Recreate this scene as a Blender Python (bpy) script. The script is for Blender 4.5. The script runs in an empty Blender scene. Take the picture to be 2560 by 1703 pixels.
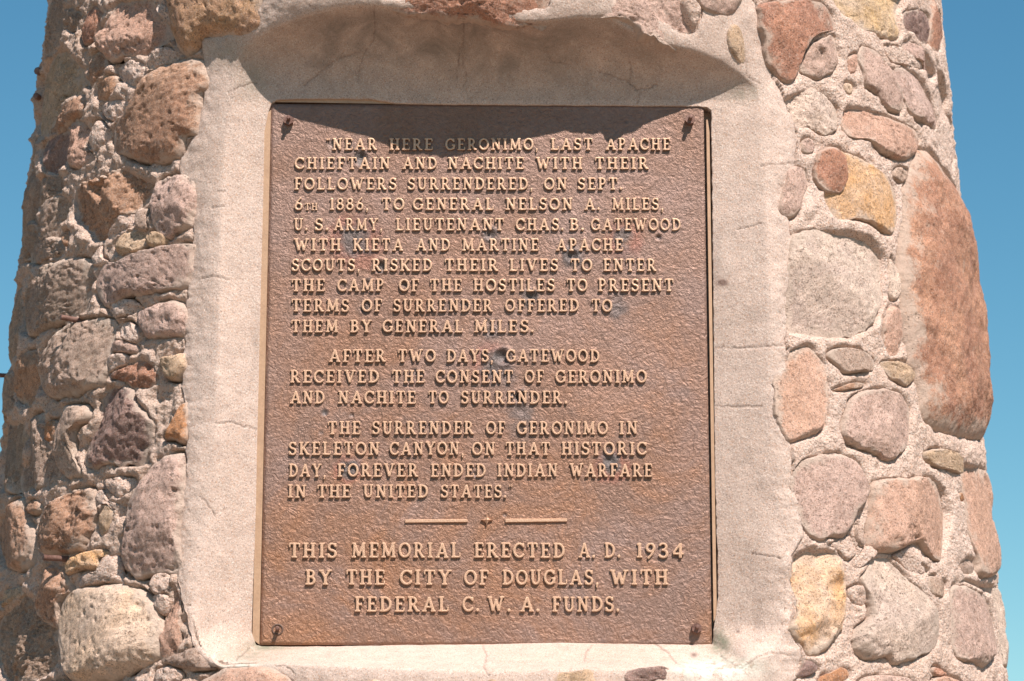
import bpy, math, random
import numpy as np
U = 0.0006                                  # working unit: 0.6 mm
random.seed(7); rng = np.random.default_rng(11)
scene = bpy.context.scene
col = scene.collection

# ------------------------------------------------------------------ camera
YAW, PITCH, ROLL = (math.radians(a) for a in (0.7225, 13.21, 0.0346))
FP = 7167.0
TGT = np.array([0.0, -1190.0, 4333.0])
d_ = np.array([math.sin(YAW)*math.cos(PITCH), math.cos(YAW)*math.cos(PITCH), math.sin(PITCH)])
r_ = np.cross(d_, [0, 0, 1]); r_ /= np.linalg.norm(r_); u_ = np.cross(r_, d_)
CR = r_*math.cos(ROLL) + u_*math.sin(ROLL); CU = -r_*math.sin(ROLL) + u_*math.cos(ROLL)
CAM = TGT - FP*d_
from mathutils import Matrix, Vector
cd = bpy.data.cameras.new('camera'); cam = bpy.data.objects.new('camera', cd); col.objects.link(cam)
M = Matrix.Identity(4)
for i in range(3):
    M[i][0] = CR[i]; M[i][1] = CU[i]; M[i][2] = -d_[i]; M[i][3] = CAM[i]*U
cam.matrix_world = M
cd.sensor_width = 36; cd.lens = FP/2560*36; cd.clip_start = 0.05; cd.clip_end = 20000
cd.dof.use_dof = True; cd.dof.focus_distance = FP*U; cd.dof.aperture_fstop = 8.0
scene.camera = cam

# ------------------------------------------------------------------ sky, sun, exposure
SUN = Vector((0.265, -0.525, 0.808)).normalized()
w = bpy.data.worlds.new('World'); scene.world = w; w.use_nodes = True
nt = w.node_tree; bg = nt.nodes['Background']
sky = nt.nodes.new('ShaderNodeTexSky'); sky.sky_type = 'NISHITA'; sky.sun_disc = False
sky.sun_elevation = math.asin(SUN.z); sky.sun_rotation = math.atan2(SUN.x, SUN.y)
sky.altitude = 0; sky.air_density = 1.0; sky.dust_density = 0.0; sky.ozone_density = 6.0
sp_ = nt.nodes.new('ShaderNodeSeparateColor'); cb_ = nt.nodes.new('ShaderNodeCombineColor'); nt.links.new(sky.outputs[0], sp_.inputs[0])
for ch_, (g_, k_) in enumerate(((1.45, .58), (1.15, .92), (1.0, .94))):        # a clear, dry, cyan-blue desert sky
    p_ = nt.nodes.new('ShaderNodeMath'); p_.operation = 'POWER'; p_.inputs[1].default_value = g_; nt.links.new(sp_.outputs[ch_], p_.inputs[0])
    q_ = nt.nodes.new('ShaderNodeMath'); q_.operation = 'MULTIPLY'; q_.inputs[1].default_value = k_; nt.links.new(p_.outputs[0], q_.inputs[0]); nt.links.new(q_.outputs[0], cb_.inputs[ch_])
nt.links.new(cb_.outputs[0], bg.inputs[0]); bg.inputs[1].default_value = 0.076
sl = bpy.data.lights.new('sun', 'SUN'); sl.energy = 5.0; sl.angle = math.radians(0.5); sl.color = (1.0, 0.925, 0.865)
so = bpy.data.objects.new('sun', sl); col.objects.link(so)
so.rotation_euler = SUN.to_track_quat('Z', 'Y').to_euler(); so.location = (2, -6, 9)
vs = scene.view_settings; vs.view_transform = 'Standard'; vs.look = 'None'; vs.gamma = 1.0; vs.use_curve_mapping = False
vs.exposure = 0.68

# ------------------------------------------------------------------ numeric helpers
def pn(p, seed=0):
    p = np.asarray(p, dtype=np.float64); i = np.floor(p).astype(np.int64); f = p - i
    w3 = f*f*f*(f*(f*6-15)+10); out = np.zeros(p.shape[:-1])
    for dx in (0, 1):
        for dy in (0, 1):
            for dz in (0, 1):
                h = ((i[..., 0]+dx)*374761393 + (i[..., 1]+dy)*668265263 + (i[..., 2]+dz)*2147483647 + seed*1274126177) & 0xffffffff
                h = ((h ^ (h >> 13))*1103515245) & 0xffffffff; h = (h ^ (h >> 16)) & 0xffffffff
                gx = (h & 1023)/511.5-1; gy = ((h >> 10) & 1023)/511.5-1; gz = ((h >> 20) & 1023)/511.5-1
                g = gx*(f[..., 0]-dx)+gy*(f[..., 1]-dy)+gz*(f[..., 2]-dz)
                ww = (w3[..., 0] if dx else 1-w3[..., 0])*(w3[..., 1] if dy else 1-w3[..., 1])*(w3[..., 2] if dz else 1-w3[..., 2])
                out += g*ww
    return out*1.25
def fbm(p, scale, octs=3, seed=0, gain=0.5):
    p = np.asarray(p)/scale; a = 1.0; o = 0
    for k in range(octs):
        o = o + a*pn(p, seed+k*17); p = p*2.03+5.1; a *= gain
    return o
def ridged(p, scale, octs=2, seed=0):
    p = np.asarray(p)/scale; a = 1.0; o = 0
    for k in range(octs):
        o = o + a*(1-2*np.abs(pn(p, seed+k*13))); p = p*2.1+3.7; a *= .5
    return o/1.5
def sstep(a, b, x):
    t = np.clip((x-a)/(b-a), 0, 1); return t*t*(3-2*t)
def rays(px):
    px = np.atleast_2d(np.asarray(px, float))
    v = d_*FP + CR*(px[:, :1]-1280) - CU*(px[:, 1:2]-851.5)
    return v/np.linalg.norm(v, axis=1)[:, None]
def hit_plane(px, yp=-1190.0):
    v = rays(px); t = (yp-CAM[1])/v[:, 1]; return CAM+v*t[:, None]

# ------------------------------------------------------------------ the body of the tower: radius as a function of bearing and height
CX, NE, ZC = -40.0, 2.15, 4333.0
PY = -1190.0                                # plane of the plaque's face
def rad(phi, z):
    c = (np.abs(np.sin(phi))**NE + np.abs(np.cos(phi))**NE)**(-1/NE)
    R = 1384 - 0.058*(z-ZC)
    pp = np.abs(phi+0.0)
    bump = (48*np.exp(-(pp/0.58)**4)+37*np.exp(-((phi+.35)/.15)**2)+10*np.exp(-((phi+.08)/.15)**2))*sstep(4990, 5230, z)
    return R*c + bump
def surf(phi, z, h=0.0):
    phi = np.asarray(phi, float); z = np.asarray(z, float)
    r = rad(phi, z); s, c = np.sin(phi), np.cos(phi)
    nx = np.sign(s)*np.abs(s)**(NE-1); ny = -np.sign(c)*np.abs(c)**(NE-1); nz = np.full_like(nx, .058)
    n = np.stack([nx, ny, nz], -1); n /= np.linalg.norm(n, axis=-1)[..., None]
    P = np.stack([CX+r*s, -r*c, z], -1)
    return P + n*np.asarray(h)[..., None] if np.ndim(h) else P + n*h
def hit(px, off=0.0):
    """where the sight line of a photo point meets the tower body (pushed out by off); returns bearing, height"""
    v = rays(px); n = len(v)
    lo = 5200.0; ts = np.linspace(lo, 9600.0, 500)
    best = np.zeros((n, 2))
    def F(P):
        x = P[..., 0]-CX; y = -P[..., 1]; ph = np.arctan2(x, y)
        return np.hypot(x, y)-rad(ph, P[..., 2])-off
    P = CAM+v[:, None, :]*ts[None, :, None]
    f = F(P)
    for k in range(n):
        idx = np.where(f[k] < 0)[0]
        if len(idx) and idx[0] > 0:
            a, b = ts[idx[0]-1], ts[idx[0]]
            for _ in range(22):
                m = (a+b)/2
                if F(CAM+v[k]*m) < 0: b = m
                else: a = m
            Q = CAM+v[k]*b
        else:
            j = int(np.argmin(f[k])); Q = CAM+v[k]*ts[j]
            ex = f[k][j]
            ph = math.atan2(Q[0]-CX, -Q[1]); ph += math.copysign(min(ex/900.0, .12), ph)   # points past the silhouette wrap round the side
            best[k] = (ph, Q[2]); continue
        best[k] = (math.atan2(Q[0]-CX, -Q[1]), Q[2])
    return best

# ------------------------------------------------------------------ mesh helpers
def mesh_from(name, V, faces, mat, parent=None, smooth=True, attrs=None, mats=None, midx=None):
    me = bpy.data.meshes.new(name)
    V = np.asarray(V, dtype=np.float64)*U
    if isinstance(faces, np.ndarray):
        nf, k = faces.shape
        me.vertices.add(len(V)); me.vertices.foreach_set('co', V.ravel())
        me.loops.add(nf*k); me.loops.foreach_set('vertex_index', faces.ravel().astype(np.int32))
        me.polygons.add(nf); me.polygons.foreach_set('loop_start', np.arange(0, nf*k, k, dtype=np.int32))
        me.update(calc_edges=True)
    else:
        me.from_pydata(V.tolist(), [], faces); me.update()
    me.validate()
    for m in (mats or [mat]): me.materials.append(m)
    if midx is not None: me.polygons.foreach_set('material_index', np.asarray(midx, dtype=np.int32))
    me.polygons.foreach_set('use_smooth', [smooth]*len(me.polygons))
    for k, a in (attrs or {}).items():
        at = me.attributes.new(k, 'FLOAT', 'POINT'); at.data.foreach_set('value', np.asarray(a, dtype=np.float32))
    o = bpy.data.objects.new(name, me); col.objects.link(o)
    if parent is not None: o.parent = parent
    return o
def grid_faces(nr, nc, wrap=False, flip=False):
    r = np.arange(nr-1)[:, None]; c = np.arange(nc if wrap else nc-1)[None, :]
    c2 = (c+1) % nc
    a = r*nc+c; b = r*nc+c2; cc = (r+1)*nc+c2; d = (r+1)*nc+c
    f = np.stack([a, b, cc, d], -1).reshape(-1, 4)
    return f[:, ::-1] if flip else f
def empty(name, loc, label, cat):
    o = bpy.data.objects.new(name, None); col.objects.link(o); o.location = loc; o.empty_display_size = .1
    o['label'] = label; o['category'] = cat
    return o
def keep(o, root):                           # parts are modelled in place: undo the root's offset
    o.parent = root; o.location = tuple(-c for c in root.location); return o

# ------------------------------------------------------------------ materials
def newmat(name):
    m = bpy.data.materials.new(name); m.use_nodes = True
    return m, m.node_tree, m.node_tree.nodes['Principled BSDF']
class NT:
    def __init__(s, nt): s.nt = nt; s.tc = nt.nodes.new('ShaderNodeTexCoord').outputs['Object']
    def link(s, a, b): s.nt.links.new(a, b)
    def setin(s, sock, v):
        if hasattr(v, 'node'): s.link(v, sock)
        else: sock.default_value = v
    def noise(s, scale, detail=4, rough=.55, dist=0.0, vec=None, color=False):
        n = s.nt.nodes.new('ShaderNodeTexNoise'); n.inputs['Scale'].default_value = scale; n.inputs['Detail'].default_value = detail
        n.inputs['Roughness'].default_value = rough; n.inputs['Distortion'].default_value = dist; s.link(vec or s.tc, n.inputs['Vector'])
        return n.outputs['Color' if color else 'Fac']
    def voro(s, scale, feat='F1', out='Distance', rand=1.0, vec=None):
        n = s.nt.nodes.new('ShaderNodeTexVoronoi'); n.feature = feat; n.inputs['Scale'].default_value = scale
        n.inputs['Randomness'].default_value = rand; s.link(vec or s.tc, n.inputs['Vector']); return n.outputs[out]
    def ramp(s, fac, a, b, lo=0.0, hi=1.0):
        n = s.nt.nodes.new('ShaderNodeMapRange'); s.setin(n.inputs['Value'], fac); n.inputs['From Min'].default_value = a; n.inputs['From Max'].default_value = b
        n.inputs['To Min'].default_value = lo; n.inputs['To Max'].default_value = hi; return n.outputs[0]
    def mix(s, fac, a, b, mode='MIX'):
        n = s.nt.nodes.new('ShaderNodeMix'); n.data_type = 'RGBA'; n.blend_type = mode; s.setin(n.inputs[0], fac); s.setin(n.inputs[6], a); s.setin(n.inputs[7], b); return n.outputs[2]
    def math(s, op, a, b=0.0):
        n = s.nt.nodes.new('ShaderNodeMath'); n.operation = op; s.setin(n.inputs[0], a); s.setin(n.inputs[1], b); return n.outputs[0]
    def attr(s, name, typ='GEOMETRY', out='Fac'):
        n = s.nt.nodes.new('ShaderNodeAttribute'); n.attribute_type = typ; n.attribute_name = name; return n.outputs[out]
    def bump(s, h, dist, strength=1.0, prev=None):
        n = s.nt.nodes.new('ShaderNodeBump'); n.inputs['Strength'].default_value = strength; n.inputs['Distance'].default_value = dist
        s.link(h, n.inputs['Height'])
        if prev: s.link(prev, n.inputs['Normal'])
        return n.outputs[0]
    def vec_scale(s, v):
        n = s.nt.nodes.new('ShaderNodeMapping'); n.inputs['Scale'].default_value = v; s.link(s.tc, n.inputs[0]); return n.outputs[0]
def C4(c): return (c[0], c[1], c[2], 1.0)

def mat_stone():
    m, nt, b = newmat('field_stone'); N = NT(nt)
    c1 = N.attr('col1', 'OBJECT', 'Color'); c2 = N.attr('col2', 'OBJECT', 'Color')
    big = N.noise(9, 6, .6, .6); c = N.mix(N.ramp(big, .40, .62), c1, c2)
    mid = N.noise(55, 8, .7, .3); v = N.ramp(mid, .28, .72, .66, 1.34)
    c = N.mix(1.0, c, v, 'MULTIPLY')
    fine = N.noise(420, 5, .75); c = N.mix(1.0, c, N.ramp(fine, .28, .72, .60, 1.36), 'MULTIPLY')
    cell = N.voro(760, out='Color'); sep = nt.nodes.new('ShaderNodeSeparateColor'); N.link(cell, sep.inputs[0])
    pale = N.ramp(sep.outputs[0], .86, .90, 0, .4); c = N.mix(pale, c, (.62, .50, .42, 1))
    rust = N.ramp(sep.outputs[1], .88, .93, 0, .5); c = N.mix(rust, c, (.30, .13, .06, 1))
    dk = N.voro(520, out='Color'); sd_ = nt.nodes.new('ShaderNodeSeparateColor'); N.link(dk, sd_.inputs[0]); c = N.mix(N.ramp(sd_.outputs[2], .90, .94, 0, .55), c, (.17, .11, .085, 1))
    # pale lime dusting, stronger at the rim where the mortar was smeared over the stone
    sm = N.noise(28, 7, .7); rim = N.attr('rim')
    lim = N.ramp(N.math('ADD', sm, N.math('MULTIPLY', rim, .34)), .61, .75, 0, .75)
    c = N.mix(lim, c, (.60, .465, .375, 1))
    pit = N.voro(150, rand=1.0); pw = N.noise(30, 3); pth = N.ramp(pw, .45, .7, .08, .34)
    hole = N.math('SUBTRACT', pit, pth); holeh = N.ramp(hole, -.1, .05, 0, 1)
    N.link(c, b.inputs['Base Color']); b.inputs['Roughness'].default_value = .92; b.inputs['Specular IOR Level'].default_value = .25
    bm = N.bump(mid, .006, 1.0); bm = N.bump(holeh, .0045, 1.0, bm); bm = N.bump(fine, .0020, 1.0, bm); bm = N.bump(N.noise(1100, 3, .7), .0009, 1.0, bm)
    N.link(bm, b.inputs['Normal']); return m
def grainy(name, base, warm, grey, bumpk, grain=520, fleck=1.0):
    m, nt, b = newmat(name); N = NT(nt)
    c = N.mix(N.ramp(N.noise(5, 6, .6, .4), .38, .64), C4(base), C4(warm))
    c = N.mix(1.0, c, N.ramp(N.noise(40, 6, .65), .25, .75, .84, 1.14), 'MULTIPLY')
    fine = N.noise(600, 4, .75); c = N.mix(1.0, c, N.ramp(fine, .25, .75, .76, 1.22), 'MULTIPLY')
    cell = N.voro(grain, out='Color'); sep = nt.nodes.new('ShaderNodeSeparateColor'); N.link(cell, sep.inputs[0])
    c = N.mix(N.ramp(sep.outputs[0], .86, .90, 0, .5*fleck), c, (.50, .25, .13, 1))
    c = N.mix(N.ramp(sep.outputs[1], .90, .93, 0, .6*fleck), c, (.16, .12, .11, 1))
    c = N.mix(N.ramp(sep.outputs[2], .86, .90, 0, .55*fleck), c, (.74, .66, .58, 1))
    st = N.attr('stain_tone'); sn = N.noise(16, 8, .62, .8)
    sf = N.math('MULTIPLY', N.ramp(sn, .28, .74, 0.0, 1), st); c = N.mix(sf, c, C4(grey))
    ms = N.attr('moss'); mf = N.math('MULTIPLY', N.ramp(N.noise(60, 7, .7), .30, .60, .1, 1), ms); c = N.mix(mf, c, (.20, .20, .14, 1))
    wl = N.attr('lichen'); wf = N.math('MULTIPLY', N.ramp(N.noise(75, 8, .7), .42, .52), wl); c = N.mix(wf, c, (.62, .62, .54, 1))
    ru = N.attr('rust'); c = N.mix(N.math('MULTIPLY', ru, .8), c, (.13, .07, .055, 1))
    N.link(c, b.inputs['Base Color']); b.inputs['Roughness'].default_value = .95; b.inputs['Specular IOR Level'].default_value = .15
    bm = N.bump(N.noise(70, 8, .7), .004*bumpk, 1.0); bm = N.bump(N.voro(260), .0022*bumpk, 1.0, bm)
    bm = N.bump(fine, .0016*bumpk, 1.0, bm); bm = N.bump(N.noise(1300, 3, .7), .0008, 1.0, bm)
    N.link(bm, b.inputs['Normal']); return m
def mat_bronze():
    m, nt, b = newmat('cast_bronze'); N = NT(nt)
    c = N.mix(N.ramp(N.noise(4.5, 6, .6, .7), .38, .62), (.222, .130, .094, 1), (.25, .162, .132, 1))
    yb = nt.nodes.new('ShaderNodeSeparateXYZ'); N.link(N.tc, yb.inputs[0])
    zz = N.ramp(yb.outputs[2], 3.0, 2.3, 0, 1)
    c = N.mix(N.math('MULTIPLY', N.math('MULTIPLY', zz, N.ramp(N.noise(6.5, 8, .7, 1.2), .42, .66)), .8), c, (.31, .145, .072, 1))
    sc = N.noise(18, 9, .75, .5, vec=N.vec_scale((1.0, 1.0, .45))); c = N.mix(N.ramp(sc, .52, .70, 0, .55), c, (.20, .125, .095, 1))
    fine = N.noise(160, 6, .7); c = N.mix(1.0, c, N.ramp(fine, .25, .75, .82, 1.20), 'MULTIPLY')
    c = N.mix(N.math('MULTIPLY', N.attr('rust'), .6), c, (.36, .10, .065, 1)); c = N.mix(N.attr('stain_tone'), c, (.125, .105, .10, 1))
    N.link(c, b.inputs['Base Color']); b.inputs['Metallic'].default_value = .6
    N.link(N.ramp(N.noise(60, 4), .3, .7, .48, .62), b.inputs['Roughness'])
    b.inputs['Specular IOR Level'].default_value = .55
    worm = N.noise(95, 4, .55, 1.6); bm = N.bump(worm, .0024, .8); bm = N.bump(N.noise(330, 4, .6, .6), .0013, .8, bm)
    N.link(bm, b.inputs['Normal']); return m
def metal(name, c, rough, met, var=.2, c2=None, bs=.0006):
    m, nt, b = newmat(name); N = NT(nt)
    cc = N.mix(N.ramp(N.noise(35, 6, .7), .4, .62), C4(c), C4(c2 or c)); cc = N.mix(1.0, cc, N.ramp(N.noise(300, 5, .7), .25, .75, 1-var, 1+var), 'MULTIPLY')
    N.link(cc, b.inputs['Base Color']); b.inputs['Metallic'].default_value = met; b.inputs['Roughness'].default_value = rough
    N.link(N.bump(N.noise(400, 5, .7), bs, 1.0), b.inputs['Normal']); return m
M_STONE = mat_stone()
M_MORTAR = grainy('sandy_mortar', (.73, .54, .445), (.67, .485, .39), (.38, .265, .19), 1.0)
M_CONC = grainy('cement_render', (.55, .42, .352), (.515, .385, .315), (.20, .165, .14), .2, 760, .8)
M_BRONZE = mat_bronze()
M_LETTER = metal('worn_letter_face', (.56, .355, .235), .5, .50, .10, (.54, .33, .215))
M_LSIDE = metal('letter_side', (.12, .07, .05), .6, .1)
M_STRIP = metal('bronze_strip', (.46, .285, .175), .5, .20, .12, (.40, .24, .145), .0003)
M_RUST = metal('rusty_iron', (.13, .062, .045), .6, .3, .35, (.24, .14, .11), .0006)
m, nt, b = newmat('desert_ground'); N = NT(nt)
c = N.mix(N.ramp(N.noise(.4, 8, .6), .4, .6), (.26, .17, .11, 1), (.20, .14, .09, 1)); c = N.mix(1.0, c, N.ramp(N.noise(12, 8, .7), .25, .75, .7, 1.2), 'MULTIPLY')
N.link(c, b.inputs['Base Color']); b.inputs['Roughness'].default_value = .95; N.link(N.bump(N.noise(9, 8, .7), .03), b.inputs['Normal']); M_GROUND = m

M_BOUNCE = metal('bounce_pad_surface', (.33, .26, .21), .9, 0.0, .2, (.27, .21, .165), .002)  # surface of the unseen pad added to bounce light
# ------------------------------------------------------------------ ground
S = 9000.0
n = 41; g = np.sign(np.linspace(-1, 1, n))*np.abs(np.linspace(-1, 1, n))**3*S
gx, gy = np.meshgrid(g, g); gz = fbm(np.stack([gx, gy, gx*0], -1), 60, 3, 5)*1.2*sstep(6, 120, np.hypot(gx, gy))
go = mesh_from('ground', np.stack([gx, gy, gz], -1).reshape(-1, 3)/U, grid_faces(n, n), M_GROUND); go['kind'] = 'structure'
th = np.linspace(0, 2*math.pi, 96, endpoint=False); pad = []
for r, z in ((0.3, .16), (1.5, .16), (3.15, .155), (3.2, .12), (3.2, -.4)): pad += [(r*math.cos(t), r*math.sin(t), z) for t in th]
pd = mesh_from('bounce_pad', np.array(pad)/U, grid_faces(5, 96, wrap=True), M_BOUNCE); pd['kind'] = 'structure'  # unseen pale pad, added to throw light up under the recess

# ------------------------------------------------------------------ the stones, outlined where they sit in the wall
PAL = {'red': ((.50, .25, .165), (.42, .22, .155)), 'pink': ((.60, .38, .29), (.53, .32, .235)), 'lav': ((.57, .40, .335), (.49, .335, .275)),
       'gray': ((.48, .345, .275), (.37, .265, .205)), 'tan': ((.58, .41, .285), (.50, .34, .22)), 'yel': ((.66, .385, .20), (.70, .50, .37)), 'sand': ((.70, .52, .40), (.68, .475, .34)),
       'pale': ((.69, .53, .43), (.61, .465, .39)), 'dark': ((.35, .235, .17), (.43, .305, .225)), 'org': ((.52, .26, .14), (.44, .22, .12)),
       'brown': ((.51, .305, .205), (.41, .235, .155)), 'warm': ((.56, .34, .20), (.50, .30, .20)), 'purp': ((.34, .22, .185), (.26, .17, .145)),
       'mort': ((.56, .41, .31), (.48, .35, .26)), 'cream': ((.70, .52, .38), (.66, .44, .24)), 'rust': ((.52, .275, .175), (.40, .205, .135))}
VW = {'A': (0, 0, 2.6139), 'B': (0, 500, 2.6139), 'C': (0, 1000, 2.2306), 'D': (1760, 0, 2.6139), 'E': (1760, 500, 2.6139), 'F': (1760, 1100, 2.6), 'T': (560, 0, 1.6836), 'K': (640, 1200, 2.032), 'S': (0, 0, 1)}
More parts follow.
